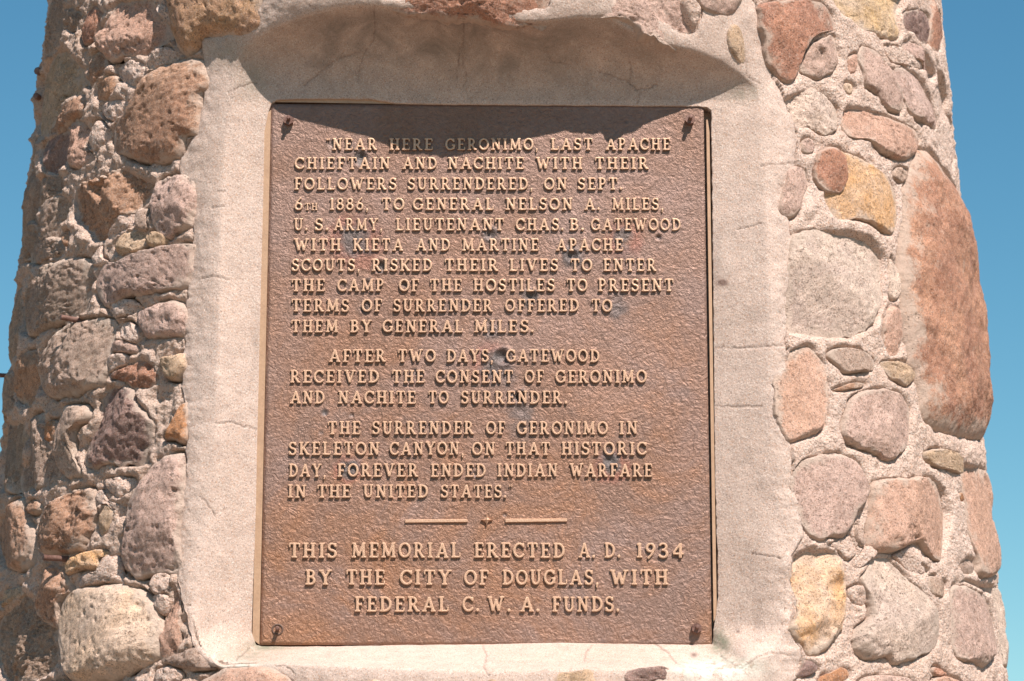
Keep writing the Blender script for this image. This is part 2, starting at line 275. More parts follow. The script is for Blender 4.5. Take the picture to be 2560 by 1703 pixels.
# view, colour, height (0 = by size), roughness, outline[, label]
ST = [
('A','dark',14,1.2,'215 -60 380 -60 400 60 390 200 400 250 330 330 230 400 190 440 165 370 190 230 195 150 205 60'),
('A','red',16,1.3,'600 40 640 60 655 120 635 210 590 270 545 290 530 240 540 160 560 100'),
('A','pink',0,1.2,'760 10 880 -20 960 0 990 60 1060 140 1085 190 1080 250 1000 290 940 370 830 350 720 400 650 350 620 290 650 200 700 110','pink stone riddled with small holes'),
('A','warm',34,.6,'1110 -160 1690 -160 1690 0 1695 80 1715 150 1690 205 1610 240 1500 240 1330 245 1300 300 1240 355 1200 360 1140 290 1110 200 1100 80','smooth tan slab with a dark rust spot'),
('A','tan',10,1.3,'350 340 430 330 480 400 540 470 540 570 520 640 440 640 350 760 262 895 222 830 215 740 240 620 290 440'),
('A','brown',14,1.2,'360 770 430 690 520 620 550 680 540 740 450 800 370 860 300 880 275 860'),
('A','brown',12,1.2,'640 540 700 495 745 500 735 590 700 640 630 660 615 600'),
('A','brown',42,.9,'1160 395 1290 380 1320 440 1350 520 1340 580 1300 620 1290 860 1210 880 1190 940 1140 1020 960 1050 820 1010 740 980 720 900 740 820 830 700 870 600 920 510 1010 450','large reddish brown stone beside the top of the recess'),
('A','purp',16,1.2,'410 855 440 900 430 1000 420 1060 370 1120 320 1150 280 1090 250 1000 270 920 330 870'),
('A','pink',22,1.4,'470 800 540 800 560 880 540 960 590 1020 560 1060 490 1090 430 1060 440 960 450 860'),
('A','mort',14,1.4,'600 780 660 800 720 860 700 920 620 1000 580 960 565 880'),
('A','dark',12,1.2,'185 720 210 800 225 900 225 1000 205 1100 130 1110 150 1050 150 900 150 800'),
('A','dark',18,1.0,'205 1080 240 1200 235 1400 245 1560 190 1690 80 1690 72 1500 72 1250 105 1150 150 1080'),
('A','gray',22,1.1,'330 1290 400 1275 425 1330 420 1420 390 1500 350 1560 290 1560 245 1500 250 1430 280 1340'),
('A','brown',46,2.0,'540 1180 640 1150 720 1110 820 1120 920 1160 985 1200 975 1250 930 1290 900 1350 810 1380 760 1420 700 1500 660 1560 600 1560 520 1500 470 1420 450 1300 480 1220','stone broken into a deep dark hollow'),
('A','lav',36,1.1,'1000 1200 1080 1150 1180 1140 1270 1180 1265 1340 1245 1440 1230 1480 1150 1520 1100 1550 1030 1530 985 1450 965 1330 975 1250'),
('A','mort',18,1.4,'820 1370 880 1380 885 1440 830 1490 760 1530 700 1560 680 1540 720 1480'),
('A','gray',20,1.0,'895 1390 950 1360 960 1440 965 1500 920 1510 885 1470'),
('A','dark',14,1.3,'390 90 460 60 520 100 500 170 440 200 400 170'),
('A','mort',16,1.5,'1000 20 1090 40 1095 130 1050 110 1010 70'),
('A','mort',20,1.4,'990 320 1080 300 1150 360 1140 400 1060 430 960 450 950 390'),
('A','mort',18,1.5,'750 420 860 390 940 420 945 490 880 560 800 540 740 490'),
('A','brown',14,1.3,'560 420 620 330 690 420 640 520 570 560'),
('A','mort',16,1.5,'660 680 760 640 840 680 800 740 720 790 650 740'),
('A','dark',12,1.1,'250 1180 380 1150 400 1250 320 1280 250 1350'),
('B','tan',20,1.3,'830 200 900 190 940 230 950 290 900 330 820 350 760 360 740 310 760 250'),
('B','tan',18,1.3,'960 210 1040 210 1090 250 1060 300 980 310 945 270'),
('B','lav',34,.9,'650 410 740 400 820 365 940 325 1080 295 1240 285 1260 310 1250 400 1240 500 1200 570 1060 590 900 620 800 625 690 690 640 650 610 590 615 500','long flat lavender stone laid level on the left'),
('B','gray',34,1.3,'290 420 400 395 480 380 550 400 580 480 605 520 560 570 545 660 500 740 440 770 330 820 230 880 150 850 120 720 180 560 250 480'),
('B','dark',14,1.0,'60 600 130 580 130 760 120 900 100 1000 60 1080 35 980 20 800 30 650'),
('B','lav',30,1.0,'940 710 1040 665 1130 660 1200 690 1215 760 1200 870 1100 900 960 900 910 850 880 780 890 740'),
('B','gray',40,1.2,'420 810 540 790 650 775 710 790 725 840 715 930 700 1020 670 1120 640 1200 590 1220 480 1260 360 1290 280 1260 245 1190 245 1080 290 960 350 860','big grey weathered stone in the middle of the left side'),
('B','mort',22,1.5,'760 800 830 790 890 840 910 900 870 940 790 910 745 880 740 830'),
('B','lav',12,1.0,'750 915 820 915 900 960 880 1000 810 1000 730 990 725 940'),
('B','tan',30,.9,'1040 1030 1120 1015 1200 1000 1210 1080 1180 1140 1150 1170 1090 1165 1050 1110'),
('B','red',22,1.9,'830 1080 900 1040 970 1060 1000 1110 1010 1180 960 1230 870 1230 780 1180 710 1150 760 1110'),
('B','brown',26,1.1,'180 990 240 980 245 1100 240 1250 200 1330 150 1360 110 1320 80 1220 100 1100 140 1010'),
('B','dark',24,1.0,'0 1150 60 1120 80 1180 60 1280 75 1350 30 1400 0 1450 -60 1400 -60 1250'),
('B','brown',14,1.1,'410 220 445 200 450 260 430 310 405 280'),
('B','mort',18,1.4,'690 660 770 645 860 650 900 700 830 740 740 765 690 720'),
('B','mort',20,1.5,'700 1010 800 1000 830 1050 760 1090 690 1120'),
('B','mort',18,1.4,'590 390 650 290 665 380 700 395 640 440 600 430'),
('B','dark',16,1.2,'100 220 180 150 230 240 150 400 90 480 60 380'),
('B','gray',18,1.2,'190 300 340 240 420 330 300 390 200 400'),
('C','purp',40,1.5,'631 -74 700 -57 734 2 800 70 830 130 815 230 790 300 780 345 690 345 590 352 500 378 450 340 465 230 520 110 530 0 560 -50'),
('C','org',22,1.1,'1000 15 1045 20 1045 120 1035 230 985 235 960 220 910 215 930 160 960 110 985 50','small bright orange stone beside the surround'),
('C','gray',34,.9,'350 35 440 30 470 50 470 110 410 170 405 300 440 400 400 430 330 410 295 340 295 250 310 160 330 80'),
('C','gray',22,1.3,'165 105 240 80 240 200 270 240 300 380 280 470 180 490 90 510 85 400 130 300 130 190'),
('C','dark',20,1.1,'0 150 100 120 130 200 110 330 80 430 80 500 0 510 -80 450 -90 250'),
('C','org',12,1.0,'250 130 300 110 320 140 290 230 240 220'),
('C','brown',44,1.4,'430 490 490 500 515 560 520 640 490 720 460 800 440 830 350 850 260 870 210 830 190 740 200 650 260 590 340 530','round brown weathered boulder low on the left'),
('C','brown',14,1.1,'170 560 220 570 225 620 170 640 130 610 130 580'),
('C','brown',26,.9,'60 570 120 550 130 610 160 680 190 770 190 870 170 920 100 950 30 930 -30 870 -40 700 20 620'),
('C','tan',14,1.2,'580 580 620 590 630 640 600 730 560 760 545 720 555 650'),
('C','lav',44,1.1,'910 320 1000 305 1010 400 1015 560 985 700 985 800 990 940 880 960 820 965 740 980 690 940 670 850 690 730 700 620 740 520 800 400 850 350','tall lavender stone against the left jamb'),
('C','yel',26,1.1,'370 880 450 850 540 830 590 840 600 870 540 880 550 945 450 945 380 980 355 970'),
('C','mort',26,1.3,'570 870 650 870 670 940 670 1020 560 1030 440 1050 390 1060 390 1000 470 960 560 955'),
('C','brown',34,1.5,'230 940 330 930 360 990 385 1060 330 1120 310 1170 300 1260 230 1230 180 1180 165 1110 200 1040'),
('C','mort',24,1.3,'850 970 930 960 950 1010 930 1060 880 1090 830 1070 820 1020'),
('C','sand',50,.75,'480 1040 570 1035 680 1035 770 1070 820 1120 860 1200 880 1290 860 1400 830 1450 740 1490 620 1550 500 1570 400 1565 345 1510 330 1410 310 1330 310 1220 340 1110 400 1060','large pale round boulder at the bottom left'),
('C','dark',30,2.0,'120 1090 160 1120 200 1210 300 1270 310 1360 300 1450 250 1520 150 1560 20 1570 -40 1450 -40 1250 30 1150'),
('C','pink',22,1.4,'945 1050 985 1080 990 1370 960 1430 900 1460 875 1420 870 1350 890 1270 920 1180'),
('C','gray',20,1.2,'1000 1410 1080 1375 1120 1430 1180 1490 1050 1505 930 1475 900 1450'),
('C','mort',24,1.4,'860 1500 930 1480 1000 1510 1000 1560 900 1600 850 1560'),
('C','tan',16,1.4,'0 1080 90 1040 110 1070 60 1120 0 1160 -30 1120'),
('C','mort',18,1.6,'580 440 740 430 755 470 690 520 640 540 580 490'),
('C','mort',20,1.4,'820 1100 900 1075 935 1090 905 1200 850 1150'),
('S','pink',40,.5,'455 1735 530 1680 590 1664 660 1664 705 1680 735 1715 720 1800 500 1830','sandy pink stone under the left end of the sill'),
('C','mort',20,1.5,'520 530 560 500 600 560 680 590 690 640 640 660 630 600 570 575 530 600'),
('C','dark',22,1.4,'170 1590 330 1560 400 1600 520 1600 500 1680 200 1680'),
('D','red',42,.9,'370 20 500 0 700 5 790 20 860 110 870 190 790 210 700 270 660 350 640 420 600 530 540 535 460 470 415 430 390 350 385 240 360 170 365 90','big rusty red stone above the right jamb'),
('D','lav',24,1.2,'850 215 880 260 880 430 830 490 740 520 650 480 640 430 670 330 720 280 790 240'),
('D','cream',16,.9,'860 -60 1290 -60 1300 100 1300 220 1260 265 1180 255 1130 220 1050 190 980 130 900 80'),
('D','purp',18,1.0,'1330 70 1400 60 1470 100 1480 200 1480 290 1430 280 1380 220 1320 180 1310 120'),
('D','red',14,1.0,'1490 -40 1530 60 1560 140 1550 260 1540 340 1490 310 1480 160'),
('D','lav',18,1.1,'1330 255 1400 290 1450 340 1480 410 1520 480 1510 545 1470 510 1440 420 1370 370 1310 320 1305 270'),
('D','lav',30,.8,'1050 295 1120 320 1170 390 1220 450 1260 560 1300 640 1300 740 1230 730 1170 680 1130 620 1060 560 1040 470 1015 370'),
('D','lav',26,1.1,'1230 450 1300 440 1390 460 1440 520 1480 620 1510 700 1535 790 1525 860 1470 815 1390 790 1340 720 1310 650 1262 560'),
('D','pink',12,1.0,'950 370 1000 350 1000 430 990 480 950 480 930 420'),
('D','yel',10,1.0,'910 540 960 545 985 580 960 625 920 600'),
('D','pale',28,1.7,'560 620 660 588 760 605 850 650 890 720 890 800 870 860 790 890 730 860 690 830 640 840 590 780 560 700 530 655','pale stone with a broken hollow in its face'),
('D','pink',30,.8,'960 690 1060 700 1180 750 1260 790 1370 830 1415 880 1410 980 1340 1050 1250 1040 1180 1000 1110 940 1050 910 970 900 925 850 930 750'),
('D','lav',12,1.0,'640 930 680 895 720 920 725 990 690 1010 640 1000'),
('D','yel',34,.8,'880 990 930 985 1010 1020 1120 1090 1190 1140 1240 1200 1270 1270 1285 1380 1270 1480 1240 1530 1190 1520 1120 1470 1020 1430 900 1440 860 1400 820 1340 800 1250 860 1180','ochre yellow stone on the right'),
('D','red',36,1.0,'760 980 830 955 880 975 915 1030 930 1120 930 1240 860 1262 790 1235 740 1160 735 1100 750 1030','salmon red stone joined to the ochre one'),
('D','lav',24,1.1,'550 1110 600 1080 650 1090 685 1150 690 1220 650 1290 640 1360 600 1420 540 1430 490 1380 500 1290 540 1200'),
('D','gray',14,1.6,'1250 1110 1300 1085 1340 1120 1330 1180 1280 1190 1240 1150'),
('D','mort',12,1.2,'1520 450 1560 500 1590 620 1605 750 1630 900 1640 1000 1620 1090 1560 960 1530 880 1540 760 1510 650 1530 550'),
('D','mort',14,1.1,'1180 300 1290 310 1420 400 1440 450 1290 420 1230 400'),
('E','rust',54,.74,'1450 -345 1530 -300 1600 -200 1650 -120 1705 0 1760 150 1810 300 1860 500 1895 700 1925 880 1930 1050 1912 1250 1885 1360 1870 1568 1780 1560 1650 1540 1540 1500 1450 1400 1430 1280 1400 1130 1365 1050 1350 950 1310 680 1290 500 1300 270 1325 50 1340 -100 1380 -230 1415 -330','very large red boulder on the right edge'),
('E','pale',34,.85,'600 210 720 185 860 200 1000 215 1100 250 1180 320 1215 400 1210 520 1190 640 1160 740 1120 820 1000 890 850 900 700 890 570 875 545 800 545 700 550 500 550 380 570 260','large flat pale stone right of the plaque'),
('E','pale',14,1.0,'1220 370 1250 420 1290 480 1290 600 1250 665 1215 620 1210 500'),
('E','pink',22,1.2,'1220 690 1280 700 1310 790 1320 880 1300 960 1260 1020 1210 1010 1185 920 1185 820 1200 740'),
('E','pink',20,.8,'640 950 700 945 760 1000 800 1060 820 1150 830 1280 815 1400 790 1480 740 1540 650 1568 560 1600 520 1550 480 1460 465 1370 470 1260 465 1180 490 1130 545 1050 570 980','rose pink stone beside the right jamb'),
('E','gray',26,.8,'860 970 940 960 1040 985 1110 1020 1135 1070 1110 1120 1020 1125 930 1135 890 1090 835 1040 820 1000','small grey oval cobble'),
('E','brown',14,1.0,'880 1225 960 1195 1060 1195 1050 1220 960 1240 890 1250 840 1240'),
('E','tan',20,1.1,'1150 1055 1250 1045 1330 1065 1380 1120 1385 1170 1330 1215 1260 1190 1220 1170 1190 1120'),
('E','lav',36,1.0,'1000 1270 1090 1240 1190 1230 1290 1260 1350 1330 1370 1400 1365 1500 1350 1600 1300 1660 1240 1705 1190 1705 1090 1650 1000 1620 930 1560 900 1500 920 1400 960 1320'),
('F','lav',38,.85,'680 110 780 85 890 85 980 120 1040 190 1070 270 1085 330 1060 400 1010 470 990 530 960 590 900 640 820 640 760 655 680 600 640 540 610 460 585 340 585 240 620 160','round lavender cobble by the right jamb'),
('F','pink',44,.8,'1110 270 1210 245 1340 245 1440 235 1530 270 1590 330 1610 400 1635 520 1620 640 1600 730 1560 785 1500 760 1440 710 1400 660 1320 700 1220 730 1120 735 1070 680 1080 560 1090 440 1090 340','smooth pinkish boulder streaked with orange'),
('F','tan',26,.9,'1430 80 1490 60 1590 65 1670 100 1700 150 1695 220 1640 215 1560 190 1480 165 1440 130'),
('F','pink',30,.8,'1700 170 1780 170 1850 200 1890 280 1915 400 1925 550 1920 700 1905 880 1800 890 1780 780 1740 650 1710 500 1700 350 1695 250'),
('F','yel',30,1.3,'680 715 760 700 850 705 900 750 930 830 940 950 945 1040 930 1150 900 1240 850 1330 780 1400 680 1405 640 1330 560 1270 550 1210 600 1150 610 1050 580 950 540 850 560 800 620 750','porous yellow ochre stone low on the right'),
('F','pale',44,.85,'1130 760 1220 760 1270 820 1350 900 1440 980 1500 1050 1540 1150 1555 1250 1540 1340 1450 1400 1340 1440 1250 1470 1210 1420 1110 1435 1040 1420 990 1360 980 1290 1010 1220 1090 1150 1080 1050 1050 950 1030 890 1080 830','large pale grey boulder low on the right'),
('F','lav',30,.8,'1620 960 1690 940 1760 970 1860 1010 1890 1100 1910 1250 1890 1400 1830 1480 1770 1450 1700 1440 1650 1390 1630 1280 1620 1100'),
('F','pale',26,.8,'1895 950 1940 980 1990 1060 2035 1180 2055 1280 2040 1450 1990 1490 1940 1440 1925 1300 1920 1150 1885 1040'),
('F','gray',20,1.2,'1480 880 1540 890 1590 920 1585 1010 1530 1030 1490 1000 1470 940'),
('F','purp',26,1.5,'660 1430 720 1450 745 1490 700 1530 640 1550 595 1530 630 1490'),
('F','org',20,1.0,'900 1470 945 1490 950 1540 850 1600 740 1620 760 1540 830 1510'),
('F','lav',30,.7,'1010 1568 1080 1530 1220 1525 1320 1540 1380 1600 1300 1700 1050 1700 990 1640'),
('F','pink',26,.8,'1480 1568 1560 1535 1650 1560 1700 1620 1600 1680 1480 1650'),
('F','red',14,1.4,'1500 1470 1550 1500 1590 1530 1520 1540 1480 1500'),
('F','org',10,1.2,'1650 350 1690 335 1700 380 1670 405'),
('F','gray',12,1.2,'1665 800 1740 775 1770 820 1750 870 1690 875'),
('F','mort',28,1.3,'1240 750 1330 700 1390 665 1440 710 1455 740 1400 790 1480 850 1420 870 1350 850 1290 790'),
('F','mort',26,1.4,'990 790 1060 690 1120 700 1130 740 1080 790 1020 830 970 820'),
('F','mort',20,1.6,'800 680 900 640 960 600 1000 680 1010 740 940 780 900 740 860 710'),
('F','gray',18,1.3,'985 560 1010 545 1030 620 1050 680 1020 700 990 640'),
('F','mort',18,1.5,'950 960 1050 940 1090 1000 1060 1070 980 1060 950 1010'),
('F','mort',16,1.5,'1640 960 1700 900 1800 930 1890 940 1890 1010 1780 960 1700 930'),
('T','red',44,1.1,'560 -60 600 4 680 22 760 58 850 66 930 80 1000 74 1100 92 1200 112 1290 100 1345 112 1372 70 1375 0 1370 -120 1000 -170 600 -130','broad rusty red slab over the recess'),
('T','lav',34,1.8,'1560 -70 1575 60 1650 80 1715 115 1760 155 1830 180 1900 205 1985 205 2000 120 1960 60 1945 0 1930 -90'),
('T','tan',20,.9,'2130 100 2170 110 2190 180 2195 270 2170 270 2120 210 2110 150'),
('T','lav',22,.8,'2005 -60 2190 -60 2170 30 2120 75 2050 60 2000 10'),
('K','tan',20,1.0,'1490 1050 1530 985 1600 970 1700 955 1740 985 1770 1040 1700 1100 1520 1100'),
('K','purp',24,1.6,'1845 985 1920 965 2000 950 2080 945 2130 975 2100 1010 2020 1030 1930 1045 1870 1015'),
('K','yel',16,1.0,'540 1030 600 1008 660 1035 640 1080 550 1080'),
('K','tan',16,1.0,'1155 1035 1190 1003 1235 1020 1235 1070 1160 1070'),
]
def catmull(P, step):
    P = np.asarray(P, float); n = len(P); out = []
    for i in range(n):
        p0, p1, p2, p3 = P[(i-1) % n], P[i], P[(i+1) % n], P[(i+2) % n]
        k = max(2, int(np.linalg.norm(p2-p1)/step))
        t = np.linspace(0, 1, k, endpoint=False)[:, None]
        out.append(.5*((2*p1)+(-p0+p2)*t+(2*p0-5*p1+4*p2-p3)*t*t+(-p0+3*p1-3*p2+p3)*t**3))
    return np.concatenate(out)
def poly_sd(px, py, poly):
    """signed distance (negative inside) of points to a closed polygon"""
    x0, y0 = poly[:, 0], poly[:, 1]; x1, y1 = np.roll(x0, -1), np.roll(y0, -1)
    best = np.full(px.shape, 1e9); ins = np.zeros(px.shape, bool)
    for a, b, c, d in zip(x0, y0, x1, y1):
        ex, ey = c-a, d-b; L = ex*ex+ey*ey+1e-9
        t = np.clip(((px-a)*ex+(py-b)*ey)/L, 0, 1)
        best = np.minimum(best, (px-a-t*ex)**2+(py-b-t*ey)**2)
        if b != d:
            ins ^= ((b > py) != (d > py)) & (px < (c-a)*(py-b)/(d-b)+a)
    return np.where(ins, -1, 1)*np.sqrt(best)

tower = empty('stone_monument', (CX*U, 0, 0), 'round tapering monument of reddish field stones in sandy mortar, holding the plaque', 'monument')
RS = 1393.0                                  # arc-length scale for (bearing, height) space
placed = []                                   # outlines in (arc, height) space
def build_stone(poly, H, rough, key, seed, res, label=None):
    """poly: outline in (arc, height) space"""
    n = len(poly); c = poly.mean(0)
    for _ in range(2):                        # pull centre to area centroid
        a = poly-c; b = np.roll(a, -1, 0); cr = a[:, 0]*b[:, 1]-a[:, 1]*b[:, 0]
        A = cr.sum()/2; c = c+((a+b)*cr[:, None]).sum(0)/(6*A)
    rmean = np.linalg.norm(poly-c, axis=1).mean()
    # ragged outline
    q = np.concatenate([poly, np.full((n, 1), seed*31.7)], 1)
    wob = fbm(q, 34, 4, seed, .62)*min(8, rmean*.10)*max(rough, .8)
    dirv = (poly-c)/np.linalg.norm(poly-c, axis=1)[:, None]
    poly = poly+dirv*wob[:, None]
    dl = poly-c; ds = dl.copy()
    for _ in range(max(8, n//3)): ds = (np.roll(ds, 1, 0)+2*ds+np.roll(ds, -1, 0))/4
    m = max(9, int(2*rmean/res*1.05))
    ua, ub = np.meshgrid(np.linspace(-1, 1, m), np.linspace(-1, 1, m)); A_, B_2 = np.abs(ua), np.abs(ub)
    rr_ = np.maximum(A_, B_2); rs = np.maximum(rr_, 1e-6)
    th_ = np.where(A_ >= B_2, math.pi/4*ub/rs*np.sign(ua+1e-12)+np.where(ua < 0, math.pi, 0), math.pi/2*np.sign(ub)-math.pi/4*ua/rs*np.sign(ub))
    T = np.sin(rr_.ravel()*math.pi/2)**.94; fi = (th_.ravel()/(2*math.pi) % 1.0)*n
    i0 = np.floor(fi).astype(int) % n; i1 = (i0+1) % n; fr = (fi-np.floor(fi))[:, None]
    DL = dl[i0]*(1-fr)+dl[i1]*fr; DS = ds[i0]*(1-fr)+ds[i1]*fr
    q3 = (T**3)[:, None]; XZ = c+(DL*q3+DS*(1-q3))*T[:, None]; X, Z = XZ[:, 0], XZ[:, 1]
    right = c[0] > 0; e = 3.4 if H > 50 and key == 'rust' else 7.0 if right else (3.0 if H > 24 else 3.6)
    if right: H = H*.95
    emb = 14
    base = (H+emb)*np.sqrt(np.clip(1-T**e, 0, 1))-emb
    Q = np.stack([X, Z, np.full_like(X, seed*77.7)], 1)
    k = np.clip(rmean/60, .35, 1.6); fade = np.clip((1-T)*5, 0.15, 1)
    tr_ = np.random.default_rng(seed*7+1); tg = tr_.uniform(-.09, .09, 2)*(1 if key != 'rust' else 0); base += np.clip((1-T)*4, 0, 1)*((X-c[0])*tg[0]+(Z-c[1])*tg[1])
    lf = 1.15 if right else 1.9
    base += fade*rough*(fbm(Q, 95*k, 3, seed+1)*13*k*min(1.2, H/28+.3))
    ex = max(0, rough-1.0)
    fac = np.abs(fbm(Q, 48*k, 2, seed+3)); base -= fade*fac*ex*26*k
    base += fade*(fbm(Q, 16, 3, seed+5, .6)*2.6*rough*lf)
    # chiselled facets: random planes slice the dome
    if key == 'mort': H *= .75; base *= .75; base += fade*(fbm(Q, 20, 3, seed+21, .65)*7+ridged(Q, 13, 2, seed+22)*2.5)
    nk = 0 if rough < .75 else int(3+5*min(1, (rough-.7)))
    lr = np.random.default_rng(seed*13+5)
    for _k in range(nk):
        an = lr.random()*6.283; sl_ = (lr.random()*.4+.08)*min(rough, 1.5)*.7; off = lr.uniform(-.55, .55)*rmean
        dx, dz = math.cos(an), math.sin(an)
        pl_ = H*lr.uniform(.8, 1.05)-sl_*((X-c[0])*dx+(Z-c[1])*dz-off)
        dlt = np.clip((base-pl_)/7+.5, 0, 1); base = base*(1-dlt)+pl_*dlt-3.5*dlt*(1-dlt)
    base = np.maximum(base, -emb*1.0)
    base += fade*rough*lf*(.9*fbm(Q, 7, 2, seed+9)+1.5*ridged(Q, 24, 2, seed+8)-2.4*np.abs(fbm(Q, 30, 2, seed+19)))
    # vesicle pits
    npit = int(rmean**2*3.1/420*rough)
    if res < 5:
        pr = rng.random(600)**2; 
        for j in range(min(int(npit*(1.1 if right else .8)), 220)):
            a = rng.random()*2*math.pi; rr = math.sqrt(rng.random())*.93
            i = int(a/(2*math.pi)*n) % n
            cx_, cz_ = c+(poly[i]-c)*rr; s = (2.0+3.6*pr[j])*(.75 if right else 1); ea, eb = rng.uniform(.6, 1.6), rng.uniform(-.5, .5)
            dd = (X-cx_+(Z-cz_)*eb)**2+((Z-cz_)*ea)**2
            mk = dd < (3*s)**2
            base[mk] -= (1.2*s)*np.exp(-dd[mk]/(s*s)*1.1)
    phi = X/RS; V = surf(phi, Z, base)
    f = grid_faces(m, m)
    o = mesh_from('mortar_lump' if key == 'mort' else 'stone', V, f, M_MORTAR if key == 'mort' else M_STONE, attrs={'rim': T**6})
    # outward normals
    p = o.data.polygons[(m//2)*(m-1)+m//2]; cc = p.center
    if (Vector((cc.x-CX*U, cc.y, 0))).dot(p.normal) < 0: o.data.flip_normals()
    keep(o, tower)
    c1, c2 = [tuple(sum(q)/3+(v-sum(q)/3)*1.06 for v in q) for q in PAL[key]]; j = 1.04+random.uniform(-.06, .06); h2 = random.uniform(-.012, .012)
    o['col1'] = (c1[0]*j+h2, c1[1]*j, c1[2]*j-h2*.5); o['col2'] = (c2[0]*j, c2[1]*j+h2*.5, c2[2]*j)
    if label: o['label'] = label
    return o
for k, s in enumerate(ST):
    vx, vy, vsx = VW[s[0]]; a = np.array([float(v) for v in s[4].split()]).reshape(-1, 2)/vsx+np.array([vx, vy])
    ar = abs(np.dot(a[:, 0], np.roll(a[:, 1], 1))-np.dot(a[:, 1], np.roll(a[:, 0], 1)))/2
    H = s[2] or min(45, max(12, math.sqrt(ar)*.18))
    if s[0] in 'ABC' and s[1] != 'mort': a = a.mean(0)+(a-a.mean(0))*1.05
    px = catmull(a, 5.0)
    ht = hit(px, H*.35); poly = np.stack([ht[:, 0]*RS, ht[:, 1]], 1)
    # even spacing along the outline
    L = np.linalg.norm(np.roll(poly, -1, 0)-poly, axis=1); cum = np.concatenate([[0], np.cumsum(L)])
    m = max(24, int(cum[-1]/4.2)); t = np.linspace(0, cum[-1], m, endpoint=False)
    pc = np.concatenate([poly, poly[:1]]); poly = np.stack([np.interp(t, cum, pc[:, 0]), np.interp(t, cum, pc[:, 1])], 1)
    build_stone(poly, H, s[3], s[1], k+1, 4.0, s[5] if len(s) > 5 else None)
    placed.append((poly, H))
nphoto = len(placed)
# ---- stones that the photograph only implies: round the flanks and just past the frame
cents = [(p.mean(0), np.linalg.norm(p-p.mean(0), axis=1).max()) for p, _ in placed]
extra = 0; tries = 0
while extra < 150 and tries < 9000:
    tries += 1
    ph = random.uniform(-2.7, 2.7)*RS; z = random.uniform(2500, 6300); r = random.uniform(55, 150)
    inside = abs(ph/RS) < 1.42 and 3500 < z < 5490
    if inside: continue
    if abs(ph/RS) < .75 and 3480-r < z < 3500+r: continue
    if abs(ph) < 800 and 5400 < z < 5600+r*.6: continue
    if any(np.hypot(ph-c[0], z-c[1]) < (r*1.15+min(R_, 170)*.95) for c, R_ in cents): continue
    th = np.linspace(0, 2*math.pi, 36, endpoint=False); e = random.uniform(.65, 1.0); rot = random.uniform(0, math.pi)
    rr = r*(1+.16*np.cos(2*th+random.random()*6)+.1*np.cos(3*th+random.random()*6))
    x = rr*np.cos(th); y = rr*e*np.sin(th)
    poly = np.stack([ph+x*math.cos(rot)-y*math.sin(rot), z+x*math.sin(rot)+y*math.cos(rot)], 1)
    build_stone(poly, random.uniform(20, 45), .9, random.choice(['red', 'pink', 'lav', 'gray', 'tan', 'brown', 'pale', 'warm']), 500+extra, 12.0)
    placed.append((poly, 30)); cents.append((np.array([ph, z]), r)); extra += 1

# ------------------------------------------------------------------ cement surround of the recess: inner edge, lip, outer edge
CT = [
((679,258),(588,205),(500,105)),((692,250),(592,150),(512,94)),((740,247),(625,104),(574,84)),((800,247),(700,64),(640,40)),((860,247),(785,34),(652,-10)),
((930,248),(860,18),(800,-50)),((990,258),(950,16),(940,-10)),((1100,261),(1100,33),(1100,4)),((1230,262),(1240,52),(1240,22)),((1340,263),(1365,56),(1370,24)),
((1420,263),(1440,46),(1400,-50)),((1500,264),(1520,44),(1495,-50)),((1560,264),(1590,88),(1570,16)),((1620,265),(1660,112),(1650,50)),
((1680,265),(1740,128),(1745,95)),((1720,266),(1805,152),(1765,-30)),((1745,266),(1862,187),(1888,-30)),((1768,268),(1892,212),(1903,100)),
((1778,275),(1898,242),(1930,190)),((1779,340),(1905,320),(1992,314)),((1780,400),(1910,400),(1992,407)),((1781,500),(1914,500),(1952,490)),
((1782,590),(1918,590),(1982,589)),((1784,800),(1922,800),(1965,800)),((1785,880),(1922,870),(1968,868)),((1786,1016),(1915,1016),(1966,1016)),
((1788,1196),(1904,1190),(1985,1196)),((1792,1331),(1898,1330),(2012,1331)),((1795,1400),(1892,1395),(1975,1396)),((1795,1500),(1886,1500),(1990,1496)),
((1785,1570),(1886,1585),(1975,1565)),((1781,1611),(1868,1660),(2010,1640)),((1730,1612),(1800,1682),(1985,1730)),
((1650,1611),(1680,1672),(1690,1740)),((1400,1607),(1400,1674),(1400,1750)),((1200,1611),(1200,1676),(1200,1750)),((1000,1613),(1000,1672),(1000,1750)),
((850,1616),(840,1664),(830,1740)),((720,1617),(680,1658),(720,1700)),((655,1616),(590,1662),(600,1668)),
((640,1612),(545,1667),(548,1680)),((629,1580),(512,1620),(486,1640)),((633,1450),(508,1450),(438,1448)),((637,1359),(511,1359),(443,1359)),
((640,1251),(520,1251),(455,1251)),((643,1100),(538,1100),(466,1100)),((647,948),(542,948),(450,948)),((650,806),(547,806),(463,806)),
((655,611),(550,611),(478,611)),((658,500),(552,500),(478,520)),((660,402),(556,402),(440,402)),((661,329),(562,329),(493,329)),((672,275),(580,250),(515,195))]
CT = np.array(CT, float)
def resamp(P, m, tpar):
    Pc = np.concatenate([P, P[:1]]); return np.stack([np.interp(np.linspace(0, tpar[-1], m, endpoint=False), tpar, Pc[:, k]) for k in range(2)], 1)
mid = CT[:, 1]; L = np.linalg.norm(np.roll(mid, -1, 0)-mid, axis=1)+1; tp = np.concatenate([[0], np.cumsum(L)])
m = int(tp[-1]/3.0)
I2 = resamp(CT[:, 0], m, tp); L1 = resamp(CT[:, 1], m, tp); L2 = resamp(CT[:, 2], m, tp)
def csmooth(P, k):
    for _ in range(k): P = (np.roll(P, 1, 0)+2*P+np.roll(P, -1, 0))/4
    return P
L1 = csmooth(L1, 60); L2 = csmooth(L2, 60)
ws = np.stack([L1[:, 0], L1[:, 1], L1[:, 0]*0], 1)
